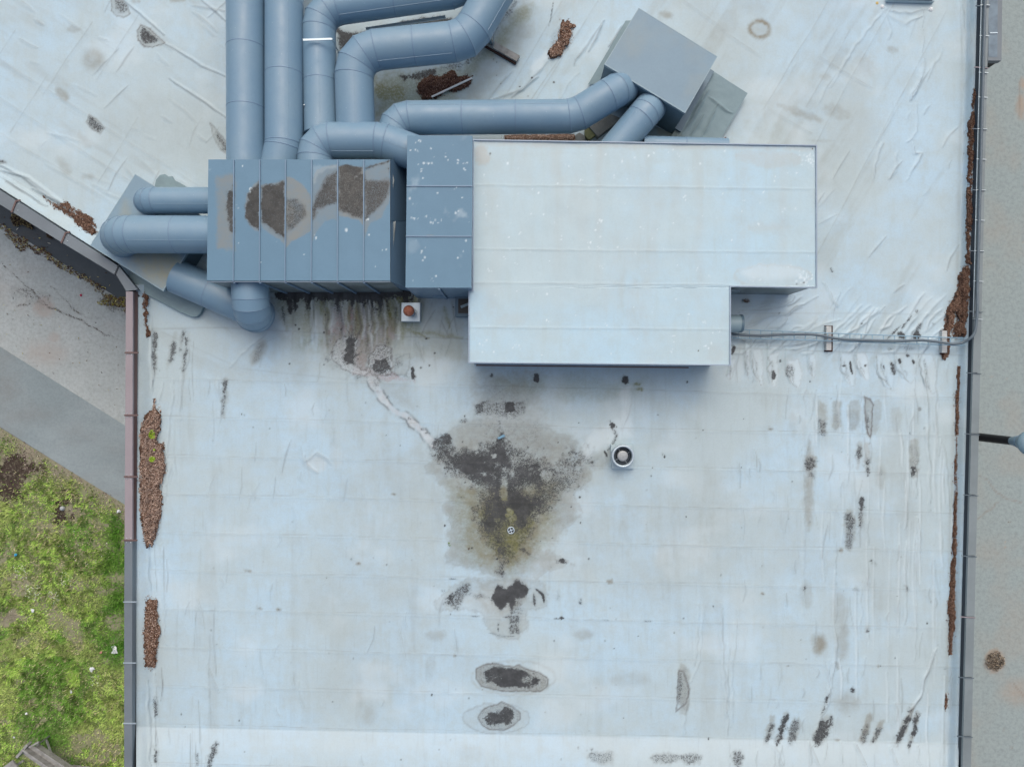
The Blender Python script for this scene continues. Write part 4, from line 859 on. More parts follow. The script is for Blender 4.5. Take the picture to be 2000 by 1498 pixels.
    for i in range(260):
        reg = g.random()
        if reg < .40: x, y = g.uniform(1440, 1875), g.uniform(690, 1490); a = g.gauss(92, 6)
        elif reg < .50: x, y = g.uniform(1550, 1885), g.uniform(20, 660); a = g.gauss(120, 14)
        elif reg < .70: x, y = g.uniform(20, 440), g.uniform(0, 400); a = g.gauss(35, 10) + (90 if g.random() < .3 else 0)
        elif reg < .86: x, y = g.uniform(305, 900), g.uniform(690, 1490); a = g.gauss(90, 12)
        else: x, y = g.uniform(560, 905), g.uniform(600, 690); a = g.gauss(95, 20)
        L = g.uniform(15, 75); dx, dy = math.cos(R(a))*L/2, math.sin(R(a))*L/2; k = g.uniform(-5, 5)
        pts = [(x-dx, y-dy), (x+k, y), (x+dx, y+dy)]; v = g.uniform(.08, .32)
        c.stroke('line', pts, g.uniform(1, 2.2), v, seed=i); c.stroke('h', [(a_-2, b_) for a_, b_ in pts], 3, .02*v+.003, seed=i, mode='add')
    # single specks
    for i in range(150):
        x, y = g.uniform(310, 1870), g.uniform(700, 1490); r = g.uniform(.8, 2.0)
        c.ell('dark', x, y, r, r*g.uniform(.6, 1.8), g.uniform(.4, .9), soft=1.2, warp=0)
    for i in range(60):
        x, y = g.choice([(g.uniform(560, 900), g.uniform(590, 720)), (g.uniform(860, 1140), g.uniform(820, 1110)), (g.uniform(900, 1130), g.uniform(90, 200))]); r = g.uniform(.8, 2.4)
        c.ell('dark', x, y, r, r, .9, soft=1.2, warp=0)
    # pencilled tan rust marks on seams
    for x, y in ((1505, 838), (1490, 1160), (545, 1190), (505, 1188), (485, 1115), (700, 1100), (770, 965), (1640, 1075), (1635, 1445), (1720, 1300), (1540, 1300), (890, 1280), (1190, 1135)):
        c.ell('tan', x, y, 5, 3, .8, soft=3); c.ell('dark', x, y, 1.6, 1.6, .6, soft=1.5, warp=0)
    # greenish film below the white unit and a clean run towards the fan
    c.blob('green', [(960, 735), (1130, 730), (1180, 745), (1260, 740), (1250, 770), (1100, 785), (1050, 770), (975, 760)], .26, soft=12, warp=10)
    c.blob('green', [(650, 670), (900, 668), (905, 700), (830, 705), (700, 690)], .14, soft=12, warp=10)
    c.blob('clean_lit', [(1212, 755), (1232, 755), (1230, 800), (1235, 850), (1200, 860), (1140, 900), (1135, 870), (1160, 840), (1210, 815)], .42, soft=9, warp=6)
    for x, y in ((1245, 750), (1250, 760)): c.ell('green', x, y, 8, 5, .8, soft=3)
    c.ell('dark', 1195, 830, 6, 5, .85, 30, soft=2.5, warp=3); c.stroke('dark', [(1190, 820), (1196, 835), (1202, 850), (1196, 870), (1186, 880)], 4, .55, warp=4); c.ell('red', 1189, 823, 3, 3, .9, soft=1.5); c.ell('dark', 1183, 886, 2.4, 7, 1, -25, soft=1.5, warp=1)
    c.ell('clean_lit', 618, 907, 22, 14, .3, soft=6)
    c.blob('clean_lit', [(296, yb_) for yb_ in (0, 1)] + [(1850, 1)], 0.0)
    F['clean_lit'] = np.maximum(F['clean_lit'], (sstep(-1, 4, Y-yb)*.26*(1-sstep(20, 75, Y-yb)*.75)).astype(np.float32))  # extra light on the sloped bottom strip, painted as a paler tone
    F['tan'] *= (1 - .6*sstep(-1, 4, Y-yb))
    # brown line where the right upstand begins
    F['tan'] = np.maximum(F['tan'], (np.exp(-((X-e1(Y)+26)/4)**2)*.4*fbm(X, Y, 10, 50, 88, 3)).astype(np.float32))
    for k in ('dark', 'tan', 'line', 'clean_lit', 'red', 'green'): np.clip(F[k], 0, 1, out=F[k])

xs = np.arange(-420, 1934, 2.0); ys = np.arange(-350, 1851, 2.0)
GX, GY = np.meshgrid(xs, ys)
# squeeze the last columns onto the slanting right edge so that it is clean
edge = e1(GY); GX = np.where(GX > edge, edge + 1.0, GX)
LEFT = np.where(GY < 567, -1e9, 268 - 0*GY)
ky = (GY >= 566); GX = np.where(ky & (GX < 268), 266.0, GX)
cv = Canvas(GX, GY); paint_roof(cv)
ROOF_H = cv.F['h']
kk = (H - ROOF_H) / H / 100
GXc = (GX[:-1, :-1] + GX[1:, 1:])/2; GYc = (GY[:-1, :-1] + GY[1:, 1:])/2
diag_ok = (GYc < DIAG_IN(GXc) + 4) | (GXc > 232)
diag2 = ~((GXc > 228) & (GXc < 275) & (GYc < 580) & (GYc > 520 + (GXc-232)*1.28 + 6))
keep = diag_ok & diag2 & ((GX[1:, 1:] - GX[:-1, :-1]) > .2)
roof = grid_mesh('roof_membrane', (GX-1000)*kk, (749-GY)*kk, ROOF_H, cv.F, M['roof'], keep, BL)
def roof_z(x, y):
    i = np.clip(((np.asarray(y) + 350)/2).astype(int), 0, ROOF_H.shape[0]-1); j = np.clip(((np.asarray(x) + 420)/2).astype(int), 0, ROOF_H.shape[1]-1)
    return ROOF_H[i, j]

# ---- parapet caps, one part per sheet length
def cap(pts, mat, fascia=None, fmat=None, name='parapet_cap'):
    m = MB(); m.pbox(pts, CZ, CZ-.05); o = m.build(name, M[mat], BL)
    if fascia:
        a, b, c_, d_ = fascia; f = MB()
        f.add([P(*a, CZ-.052), P(*b, CZ-.052), P(*c_, .17), P(*d_, .17)], [(0, 1, 2, 3), (3, 2, 1, 0)]); f.build('fascia', M[fmat], o)
        f = None
    return o
def clip_joint(o, pts, z, mat, w_=.02, screws=()):
    m = MB(); m.bar(P(*pts[0], z+.008), P(*pts[1], z+.008), w_, .022); j = m.build('joint_clip', M[mat], o)
    if screws:
        for x, y in screws:
            q = P(x, y, z); MB().lathe((q[0], q[1], z), [(.0, .012), (.008, .010), (.011, .0)], 8).build('screw', M['steel_white'], o)
ly = [569, 689, 811, 931, 1055, 1175, 1294, 1412, 1530, 1648, 1766, 1850]
def lx(y): return 246 - (y-569)*.0055 if y < 1200 else 242.5
for a, b in zip(ly, ly[1:]):
    br = b <= 1055; xi, xo = lx(a), lx(b); iw, iw2 = 259.5 - (a-569)*.002, 259.5-(b-569)*.002
    f1, f2 = 269.5-(a-569)*.006, 269.5-(b-569)*.006
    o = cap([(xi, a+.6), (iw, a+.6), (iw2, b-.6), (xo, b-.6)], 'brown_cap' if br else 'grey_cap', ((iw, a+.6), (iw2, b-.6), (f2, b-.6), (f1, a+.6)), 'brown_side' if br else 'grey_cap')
    if br: o['label'] = 'brown red length of the parapet cap'
    if b < 1800:
        clip_joint(o, [(xo-1.5, b), (f2+1.5, b)], CZ, 'brown_side' if br else 'galv', .03 if br else .018,
                   [(xo+4, b-4), (xo+12, b-4), (xo+4, b+4), (xo+12, b+4)] if br else ())
ry = [-350, -228, -108, 12, 132, 252, 371, 490, 608, 728, 847, 966, 1085, 1204, 1322, 1437, 1555, 1673, 1850]
for a, b in zip(ry, ry[1:]):
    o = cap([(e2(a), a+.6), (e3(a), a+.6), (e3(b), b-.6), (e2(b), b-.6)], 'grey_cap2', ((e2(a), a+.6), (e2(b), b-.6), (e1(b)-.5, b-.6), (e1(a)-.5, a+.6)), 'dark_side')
    clip_joint(o, [(e1(b)-3, b), (e3(b)+1.5, b+2)], CZ, 'cable' if b not in (132, 1204) else 'brown_cap', .014)
dx = [(-420, 372-.638*420, 396-.614*420), (-200, 244.4, 273.2), (-66, 329.9, 355.5), (32, 392.4, 415.6), (129, 454.3, 475.3), (230, 518.7, 536.5)]
for (x0, a0, b0), (x1, a1, b1) in zip(dx, dx[1:]):
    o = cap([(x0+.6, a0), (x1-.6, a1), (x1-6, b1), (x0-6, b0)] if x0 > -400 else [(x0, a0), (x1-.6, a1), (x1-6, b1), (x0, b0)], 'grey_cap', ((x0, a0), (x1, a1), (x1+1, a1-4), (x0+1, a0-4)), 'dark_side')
    if x1 < 225:
        clip_joint(o, [(x1+8, a1-1), (x1-1, a1+1)], CZ+.01, 'brown_side', .03); clip_joint(o, [(x1, a1), (x1-9, b1)], CZ, 'brown_side', .03, [(x1-7, b1-4), (x1+3, b1-4), (x1-2, a1+5), (x1+5, a1+6)])
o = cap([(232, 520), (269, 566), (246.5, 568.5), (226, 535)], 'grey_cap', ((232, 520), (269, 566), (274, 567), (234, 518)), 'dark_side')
clip_joint(o, [(232, 519), (224, 537)], CZ, 'dark_side', .02, [(228, 523), (224, 532)])

# ------------------------------------------------------------------ debris piles on the roof
def pile(pts, n, cols, label, hh=.05, seed=1, Lr=(.014, .042), Wr=(.005, .014), warp=7, moss=None, ws=12):
    pts_in = pts
    cvx = sum(p[0] for p in pts)/len(pts); x0 = min(p[0] for p in pts)-8; x1 = max(p[0] for p in pts)+8; y0 = min(p[1] for p in pts)-8; y1 = max(p[1] for p in pts)+8
    X, Y = np.meshgrid(np.arange(x0, x1, 1.6), np.arange(y0, y1, 1.6)); c = Canvas(X, Y)
    idx = np.nonzero(np.ones(X.shape, bool)); d = c.sdf(idx, pts, warp, ws, seed+40).reshape(X.shape)
    z = roof_z(X, Y) - .01 + hh*(1-sstep(-9, 1.5, d))*(.55 + .9*fbm(X, Y, 7, 7, seed, 3)) + .012*(d < 0)
    k = (H - z)/H/100; ins_ = (d[:-1, :-1] < 1.5)
    root = empty('needle_pile', P(cvx, sum(p[1] for p in pts)/len(pts), 0), label, 'debris pile', 'brown needle drifts on the roof')
    mound = grid_mesh('packed_needles', (X-1000)*k, (749-Y)*k, z, None, PM, ins_, root)
    zf = lambda x, y: roof_z(x, y) + hh*.6*np.ones(np.shape(x))*0 + zz(x, y)
    def zz(x, y):
        i = np.clip(((np.asarray(y)-y0)/1.6).astype(int), 0, z.shape[0]-1); j = np.clip(((np.asarray(x)-x0)/1.6).astype(int), 0, z.shape[1]-1)
        return z[i, j] - roof_z(x, y)
    n = int(n*1.7); v, cc = scatter(pts, n, zf, Lr, Wr, cols, seed=seed, warp=warp, ws=ws, tilt=.5)
    gx_ = sum(p[0] for p in pts)/len(pts); gy_ = sum(p[1] for p in pts)/len(pts)
    def grow(p, k): 
        dx_, dy_ = p[0]-gx_, p[1]-gy_; L_ = math.hypot(dx_, dy_)+.01; return (p[0]+dx_/L_*k, p[1]+dy_/L_*k)
    vo, co = scatter([grow(p, 5) for p in pts], max(30, n//14), lambda x, y: roof_z(x, y) + np.maximum(0, 0*np.asarray(x)), Lr, Wr, cols, seed=seed+60, warp=9, ws=12, tilt=.3)
    if len(vo): v = np.concatenate([v, vo]); cc = np.concatenate([cc, co])
    if moss:
        cx, cy, m_ = [], [], None
        vs = [v]; cs = [cc]
        for mx, my, rx, ry_ in moss:
            q = [(mx+rx*math.cos(t), my+ry_*math.sin(t)) for t in np.linspace(0, 6.28, 10)[:-1]]
            a_, b_ = scatter(q, 260, lambda x, y: zf(x, y)+.01, (.015, .03), (.008, .016), [(.30, .46, .03), (.38, .55, .06), (.22, .40, .02)], seed=seed+3, warp=3)
            tag(chip_mesh('moss_tuft', a_, b_, 4, M['chips'], root))
    chip_mesh('loose_needles', v, cc, 4, M['chips'], root)
    return root
PM = simple('packed_needles_mat', (.12, .068, .045), .95, 0, .5, 30, c2=(.06, .032, .022), bump=1.0, bscale=90)
def ep(y0, y1, lo, hi, n=14, seed=1):
    """drift leaning on the right upstand: lo/hi = offset left of e1 as functions"""
    g = random.Random(seed); a, b = [], []
    for i in range(n+1):
        y = y0 + (y1-y0)*i/n; t = i/n; a.append((e1(y)-lo(t)-g.uniform(-1.5, 1.5), y)); b.append((e1(y)-hi(t)+g.uniform(-.5, .5), y))
    return a + b[::-1]
pile([(302, 781), (306, 800), (312, 808), (314, 802), (313, 830), (308, 850), (310, 866), (318, 868), (319, 885), (324, 912), (316, 928), (315, 950), (316, 990), (311, 1030), (300, 1060), (297, 1068), (292, 1062), (287, 1068), (282, 1052), (278, 1020), (274, 985), (274, 900), (275, 835), (285, 815), (298, 800)], 6500, TANB, 'largest tan needle drift with two moss tufts along the brown cap', .09, 2, moss=[(297, 848, 6, 9), (297, 896, 7, 6), (301, 878, 2, 2)])
pile([(294, 1166), (297, 1172), (306, 1168), (308, 1180), (310, 1210), (310, 1240), (307, 1290), (304, 1305), (296, 1302), (285, 1300), (283, 1270), (283, 1210), (287, 1175)], 2600, BROWN + TANB[:3], 'brown needle drift beside the grey cap low on the left', .06, 3)
pile([(85, 384), (100, 392), (130, 405), (150, 420), (175, 438), (192, 452), (186, 456), (178, 458), (168, 452), (150, 440), (140, 425), (110, 408)], 1500, RUST, 'long reddish needle drift by the diagonal roof edge', .03, 4)
pile([(118, 396), (128, 394), (145, 405), (165, 418), (182, 430), (188, 445), (170, 436), (150, 420), (132, 408)], 800, RUST, 'short reddish needle drift above the long diagonal one', .03, 5)
pile([(281, 574), (286, 575), (288, 595), (286, 612), (292, 655), (289, 656), (284, 625), (283, 600)], 420, BROWN, 'thin needle line starting at the roof corner', .03, 6)
pile([(1098, 42), (1112, 45), (1120, 52), (1117, 75), (1105, 92), (1095, 108), (1078, 115), (1070, 105), (1078, 92), (1092, 78), (1093, 58)], 1700, TANB[1:] + BROWN, 'oval needle heap on the roof between the ducts and the teal box', .07, 7)
pile([(818, 162), (840, 150), (862, 148), (885, 140), (895, 150), (922, 150), (920, 162), (900, 175), (880, 178), (850, 192), (828, 195), (815, 180)], 2500, [(.06, .03, .025), (.10, .05, .035), (.04, .02, .018), (.16, .09, .065), (.3, .2, .16)], 'dark needle heap under the bend of the second duct', .07, 8)
pile([(985, 264), (1122, 262), (1124, 276), (985, 278)], 1200, TANB, 'needle strip squeezed between duct and white unit', .05, 9, warp=1.5)
pile(ep(163, 345, lambda t: 2 + 10*min(1, t*2), lambda t: 0, 12, 1), 1500, RUST + BROWN, 'narrow brown needle drift at the top of the right roof edge', .04, 10)
pile(ep(345, 515, lambda t: 12, lambda t: 0, 12, 2), 1500, RUST, 'even brown needle drift right of the white unit', .04, 11)
pile([(1881, 515), (1895, 515), (1894, 560), (1890, 600), (1886, 640), (1882, 660), (1860, 660), (1862, 640), (1870, 620), (1866, 610), (1858, 650), (1850, 695), (1842, 704), (1838, 690), (1836, 670), (1845, 640), (1848, 610), (1855, 595), (1862, 590), (1870, 560), (1872, 545)], 3800, RUST + [(.30, .20, .14)], 'widest brown needle drift at the end of the cable tray', .07, 12)
pile(ep(715, 850, lambda t: 22, lambda t: 15.5, 12, 3), 800, RUST + BROWN, 'needle drift between the cable tray and the lamp post', .04, 13, warp=2)
pile(ep(850, 1050, lambda t: 21.5, lambda t: 17.5 - 5*t, 12, 4), 800, RUST + BROWN, 'thin needle drift just below the lamp post on the right edge', .04, 14, warp=1.5)
pile(ep(1050, 1200, lambda t: 21 + 7*t, lambda t: 14, 12, 5), 1300, RUST, 'brown needle drift widening down the right edge', .05, 15, warp=3)
pile(ep(1190, 1278, lambda t: 26 - 3*t, lambda t: 12 + 6*t, 10, 6), 900, RUST, 'ragged lowest end of the drifts on the right edge', .05, 16, warp=4)
pile([(1847, 1352), (1851, 1365), (1850, 1378), (1846, 1390), (1844, 1378)], 110, RUST, 'tiny red needle patch near the bottom right corner', .02, 17, warp=1)

# ------------------------------------------------------------------ roof-top units
def rim_strip(root, pts, z, w_, mat='rim', name='rim'):
    """raised folded edge around a polygon of picture points at height z"""
    q = [Vector(P(x, y, z)[:2]) for x, y in pts]
    inn = [Vector(p) for p in shrink([(a.x, a.y) for a in q], w_)]
    m = MB(); n = len(q)
    for i in range(n):
        j = (i+1) % n; o1, o2, i1, i2 = q[i], q[j], inn[i], inn[j]
        m.add([(o1.x, o1.y, z+.02), (o2.x, o2.y, z+.02), (i2.x, i2.y, z+.02), (i1.x, i1.y, z+.02), (o1.x, o1.y, z-.06), (o2.x, o2.y, z-.06), (i2.x, i2.y, z-.06), (i1.x, i1.y, z-.06)],
              [(0, 1, 2, 3), (0, 4, 5, 1), (3, 2, 6, 7), (7, 6, 5, 4)])
    return m.build(name, M[mat], root)
def droppings(c, n, box, seed, big=()):
    g = random.Random(seed)
    for i in range(n):
        x, y = g.uniform(box[0], box[2]), g.uniform(box[1], box[3]); r = abs(g.gauss(.55, .6))+.35
        for j in range(g.choice((1, 1, 1, 2, 4))):
            c.ell('clean_lit', x + g.gauss(0, 3)*(j > 0), y + g.gauss(0, 4)*(j > 0), r*(1 if j == 0 else .55), r*(1 if j == 0 else .6)*g.uniform(.7, 1.5), g.uniform(.6, 1), soft=1.0, warp=1.2, ws=3, seed=i)
    for cx, cy, s_, k in big:
        for j in range(k): c.ell('clean_lit', g.gauss(cx, s_), g.gauss(cy, s_), g.uniform(.5, 1.8), g.uniform(.5, 2.0), g.uniform(.5, 1), soft=1.1, warp=1.5, ws=3, seed=j)

# ---- big white unit
UZ = 1.2
WU = empty('white_ventilation_unit', P(1250, 490, 0), 'large white topped L shaped ventilation unit with bird droppings', 'ventilation unit')
UO = [(923, 273), (1595, 284), (1595.5, 563), (1427, 560.5), (1427, 714), (915, 709), (915, 567), (923, 567)]
def paint_unit(c):
    X, Y, F = c.X, c.Y, c.F
    F['tan'] += (sstep(.5, .80, fbm(X, Y, 60, 200, 101, 4))*.15).astype(np.float32)
    for x in (965, 1090, 1170, 1265, 1365, 1450, 1530):
        F['tan'] = np.maximum(F['tan'], (np.exp(-((X-x+10*(fbm(Y, X, 60, 60, x, 2)-.5))/(9 + 5*(x % 3)))**2)*.26*fbm(X, Y, 30, 80, x, 3)*sstep(700, 500, Y)).astype(np.float32))
    for pts in ([(923, 362), (1595, 370)], [(920, 487), (1595, 494)], [(918, 553), (1430, 557)], [(915, 640), (1427, 644)]): c.stroke('line', pts, 1.2, .16, taper=False, brk=.8); c.stroke('h', pts, 2, .004, taper=False, mode='add')
    c.ell('tan', 1500, 310, 65, 16, .30, 3, soft=8, ring='tan', ringv=.3, ringw=3); c.ell('tan', 1510, 540, 75, 24, .12, 0, soft=7, ring='tan', ringv=.3, ringw=3); c.ell('clean_lit', 1510, 532, 60, 16, .3, 0, soft=8); c.ell('tan', 1500, 445, 45, 9, .22, soft=8)
    c.ell('tan', 942, 300, 16, 22, .5, soft=8, warp=8); c.ell('dark', 957, 299, 3.5, 4, .85, soft=2); c.blob('tan', [(924, 275), (1590, 287), (1590, 296), (924, 286)], .3, soft=5, warp=4)
    for cx, cy, rx, ry_ in ((940, 560, 18, 8), (960, 590, 14, 30), (935, 620, 10, 12), (1400, 690, 18, 16), (1000, 625, 30, 14), (1240, 600, 20, 60)): c.ell('tan', cx, cy, rx, ry_, .16, soft=9)
    droppings(c, 115, (925, 290, 1590, 555), 3); droppings(c, 40, (925, 560, 1420, 705), 4, [(1578, 308, 5, 16), (1568, 545, 8, 40), (1580, 318, 5, 10), (1010, 672, 8, 6), (940, 672, 8, 5)])
    for x, y in ((1364, 685), (1556, 555), (1587, 291), (1570, 552)): c.ell('dark', x, y, 1.5, 1.5, .9, soft=1, warp=0)
    F['h'] += ((fbm(X, Y, 70, 70, 105, 3)-.5)*.02).astype(np.float32)
def L_sheet():
    # one grid covering the L, squeezed to the outline rows by rows
    v = np.arange(272, 716, 2.0); u = np.linspace(0, 1, 342); U, V = np.meshgrid(u, v)
    t = U*1
    xl = np.where(V < 567, 923.8, 915.8); xr = np.where(V < 562, 1594.6, 1426.2)
    X = xl + (xr-xl)*U; top = 274 + (X-923)*.01637; bot = np.where(V > 562, 0, 0)
    Y = V.copy(); Y = np.where((V < 290), top + (V-272)*(290-top)/18.0, Y)
    Y = np.where(V > 690, 690 + (V-690)/24.0*((709+(X-915)*.0098-.8) - 690), Y)
    c = Canvas(X, Y); paint_unit(c); z = UZ + c.F['h'] ; k = (H-UZ)/H/100
    kp = ~((V[:-1, :-1] < 562) & (V[1:, 1:] >= 562)) & ~((V[:-1, :-1] < 567) & (V[1:, 1:] >= 567))
    return (X-1000)*k, (749-Y)*k, z, c.F, np.ones(kp.shape, bool)
Xw, Yw, Zw, Fw, Kp = L_sheet()
grid_mesh('top_sheet', Xw, Yw, Zw, Fw, M['unit_top'], Kp, WU)
rim_strip(WU, UO, UZ+.012, .019)
m = MB(); t = [P(x, y, UZ) for x, y in UO]; ins2 = shrink(t, .03); m.prism([(a, b, UZ-.04) for a, b in ins2], [(a, b, .0) for a, b in ins2]); m.build('casing', M['mottled_wall'], WU)
m = MB(); m.bar(P(1440, 566, .55), P(1505, 566, .62), .012, .012); m.build('wall_strut', M['galv'], WU)
m = MB(); a = P(1430, 562.5, UZ-.05); m.box((4.0, 1.675, .55), (.24, .03, 1.0)); m.build('side_hatch', M['teal_dark'], WU)

# ---- middle box
MZ = 1.55
MU = empty('middle_ventilation_box', P(858, 412, 0), 'blue steel box with three roof panels between ribbed and white unit', 'ventilation box')
def paint_mid(c):
    c.F['clean_lit'] += (sstep(.66, .9, fbm(c.X, c.Y, 30, 30, 201, 4))*.25).astype(np.float32)
    droppings(c, 24, (800, 272, 918, 555), 9, [(835, 318, 8, 8), (905, 320, 6, 8), (848, 425, 9, 8), (826, 500, 8, 7), (812, 285, 8, 5)])
    c.ell('clean_lit', 805, 482, 12, 14, .10, soft=6); c.ell('tan', 840, 461, 9, 1.6, .9, soft=1.5, warp=.5)
for i, (a, b) in enumerate(((265, 363), (364, 461), (462.5, 562))):
    fx = lambda y: 795.5 - (y-265)*.012; gx = lambda y: 923 - (y-265)*.009
    quad_sheet('top_panel', [(fx(a), a), (gx(a), a+.5), (gx(b), b+.3), (fx(b), b)], MZ, 1.8, paint_mid, M['blue_top'], MU)
for y in (363.5, 461.7):
    m = MB(); m.bar(P(fx(y), y, MZ+.006), P(gx(y), y+.4, MZ+.006), .02, .02); m.build('panel_seam', M['band'], MU)
MO = [(796, 265.3), (922.7, 265.7), (920, 562), (792.5, 561.7)]
m = MB(); m.pbox(shrink and MO, MZ-.005, .0); m.build('casing', M['blue_wall'], MU)
for p in ((858, 562),):
    m = MB(); a = P(p[0], 563.2, MZ-.03); m.box((a[0], a[1]-.012, .8), (.03, .025, 1.45)); m.build('wall_seam', M['band'], MU)
m = MB(); a = P(865, 562.5, 1.0); m.box((-1.37, 1.652, .30), (.26, .02, .26)); m.build('access_plate', M['duct'], MU)

# ---- ribbed box
RZ = 1.5
RU = empty('ribbed_ventilation_box', P(584, 430, 0), 'blue box with standing seam lid stained by dried puddles', 'ventilation box')
RO = [(407, 312), (762, 312), (762, 550), (404, 550)]
SE = [457, 508, 558, 609, 660, 711]
def paint_rib(c):
    c.blob('tan', [(424, 345), (457, 340), (457, 488), (424, 486)], .62, soft=5, warp=6, ws=14); 
    K = lambda p, v, **k: c.blob('dark', p, v, **k)
    def pud(film, core, dk, red=.0, seed=1, film_v=.55):
        c.blob('tan', film, film_v, soft=1.6, warp=2, ws=10, seed=seed, ring='tan', ringv=.22, ringw=1.8)
        if red: c.blob('red', core, red, soft=6, warp=6, seed=seed+2)
        c.blob('dark', core, dk, soft=4, warp=5, ws=10, seed=seed+1)
    pud([(444, 372), (456, 360), (457, 465), (450, 455), (443, 430), (441, 400)], [(445, 374), (456, 362), (457, 460), (450, 450), (444, 428), (442, 400)], .74, seed=1)
    pud([(478, 400), (482, 378), (495, 362), (507, 353), (508, 452), (497, 450), (488, 440), (480, 425)], [(480, 400), (484, 380), (496, 365), (507, 355), (508, 450), (498, 447), (489, 438), (481, 424)], .80, .5, 3)
    pud([(509, 362), (530, 358), (545, 356), (557, 350), (558, 480), (548, 468), (530, 458), (515, 448), (509, 436)], [(509, 364), (530, 361), (557, 354), (557, 468), (545, 458), (525, 445), (510, 432)], .78, .35, 5)
    pud([(559, 345), (575, 350), (590, 360), (602, 375), (609, 385), (609, 450), (590, 462), (570, 472), (559, 483)], [(559, 390), (575, 388), (596, 400), (600, 420), (580, 440), (559, 455)], .52, .25, 7, .75)
    pud([(610, 350), (620, 332), (640, 324), (659, 322), (660, 430), (650, 428), (635, 432), (620, 450), (610, 470)], [(610, 400), (625, 370), (640, 345), (658, 335), (659, 395), (640, 400), (620, 410), (611, 430)], .62, .8, 9, .45)
    c.blob('clean_lit', [(610, 325), (659, 322), (659, 330), (640, 330), (622, 340), (612, 370)], .14, soft=3)
    pud([(661, 326), (680, 324), (710, 328), (711, 440), (700, 430), (680, 425), (661, 422)], [(661, 330), (700, 330), (711, 345), (711, 425), (690, 422), (662, 410)], .64, .85, 11, .8)
    K([(661, 325), (680, 322), (708, 326), (709, 336), (680, 335), (662, 338)], .72, soft=3, warp=4); K([(670, 350), (688, 348), (700, 375), (690, 380), (672, 365)], .62, soft=6, warp=6)
    pud([(712, 335), (740, 318), (761, 315), (762, 390), (745, 425), (725, 435), (716, 450), (712, 465)], [(712, 350), (740, 352), (762, 352), (760, 375), (748, 395), (730, 415), (713, 430)], .58, .85, 13, .5)
    K([(712, 330), (722, 322), (745, 318), (762, 313), (760, 318), (735, 325), (716, 332)], .72, soft=3, warp=3); K([(755, 330), (762, 320), (762, 345)], .6, soft=3)
    droppings(c, 16, (408, 316, 760, 546), 21)
xs_ = [407, *SE, 762]; bx_ = [404, *[s_ - 1.0 for s_ in SE], 762]
for i in range(7):
    g1, g2 = (1.0 if i else 0), (1.0 if i < 6 else 0)
    quad_sheet('lid_panel', [(xs_[i]+g1, 312), (xs_[i+1]-g2, 312), (bx_[i+1]-g2, 550), (bx_[i]+g1, 550)], RZ, 1.7, paint_rib, M['blue_top'], RU)
for x, xb in zip(SE, bx_[1:7]):
    m = MB(); m.bar(P(x, 312.5, RZ+.008), P(xb, 549.5, RZ+.008), .016, .032); m.build('standing_seam', M['band'], RU)
    a = P(xb, 550.5, RZ); m = MB(); m.box((a[0], a[1]-.010, RZ/2), (.035, .028, RZ-.04)); m.build('wall_seam', M['band'], RU)
m = MB(); m.pbox([(408, 313), (761, 313), (761.2, 549.3), (405, 549.3)], RZ-.006, 0); m.build('casing', M['mottled_wall'], RU)
m = MB(); a, b = P(405, 550.2, RZ-.03), P(762, 550.2, RZ-.03); m.bar(a, b, .02, .06); m.build('lid_edge', M['rim'], RU)
# gusset between the two boxes
for q, za, zb in (([(763, 313), (798, 296), (798, 432), (763, 432)], 1.40, .62), ([(763, 433), (797, 433), (797, 563), (763, 550)], 1.40, .80)):
    zz_ = (za, zb, zb, za); m = MB(); m.prism([P(x, y, z) for (x, y), z in zip(q, zz_)], [(*P(x, y, z)[:2], .3) for (x, y), z in zip(q, zz_)]); m.build('connecting_sleeve', M['sleeve'], MU)
for q in ([(762.5, 318), (770, 352), (763, 395)], [(762.5, 436), (773, 432), (763, 535)]):
    m = MB(); m.pbox(q, 1.31, 1.29); m.build('loose_trim', M['mottled_wall'], RU)

# ---- teal boxes
def paint_teal1(c): c.F['tan'] += (sstep(.55, .8, fbm(c.X, c.Y, 80, 80, 301, 4))*.18).astype(np.float32)
T1 = empty('teal_exhaust_box', P(1290, 130, 0), 'teal sheet box turned diagonally with two ducts bending into its base', 'exhaust box')
TZ = 1.1; TQ = [(1247, 17), (1401, 112), (1338, 222), (1180, 127)]
quad_sheet('top_sheet', TQ, TZ, 2.0, paint_teal1, M['teal_top'], T1)
m = MB(); m.pbox([(1247, 18.2), (1399.7, 112.3), (1337.6, 220.7), (1181.3, 126.7)], TZ-.004, .0); m.build('casing', M['teal_dark'], T1)
rim_strip(T1, TQ, TZ-.018, .012, 'teal', 'folded_edge')
# curb flashing draped around the box: sheets with creases
def paint_curb(c):
    for pts in ([(1345, 245), (1362, 215), (1376, 185)], [(1325, 270), (1350, 240), (1372, 200)], [(1385, 190), (1420, 218), (1430, 222)], [(1402, 205), (1380, 250), (1370, 268)], [(1352, 225), (1375, 190), (1385, 175)], [(1315, 275), (1330, 255)], [(1350, 265), (1375, 225)]):
        c.stroke('line', pts, 1.3, .5); c.stroke('h', pts, 3, .022, mode='add')
    c.F['h'] += ((fbm(c.X, c.Y, 30, 30, 311, 3)-.5)*.03).astype(np.float32); c.ell('tan', 1310, 262, 30, 12, .5, 30, soft=8)
M['flash_m'] = marked('flashing_marks', (.215, .305, .335), (.185, .27, .305), tan=(.19, .21, .15), line=(.10, .14, .15), rough=.6, streak=False, spec=.3, bumpk=.2)
quad_sheet('curb_flashing', [(1388, 136), (1460, 183), (1402, 282), (1310, 268)], .16, 2.0, paint_curb, M['flash_m'], T1)
quad_sheet('curb_flashing', [(1222, 41), (1248, 40), (1176, 162), (1148, 166)], .06, 2.0, None, M['flash_m'], T1)
quad_sheet('curb_flashing', [(1220, 222), (1300, 256), (1345, 275), (1235, 290)], .05, 2.0, paint_curb, M['flash_m'], T1)
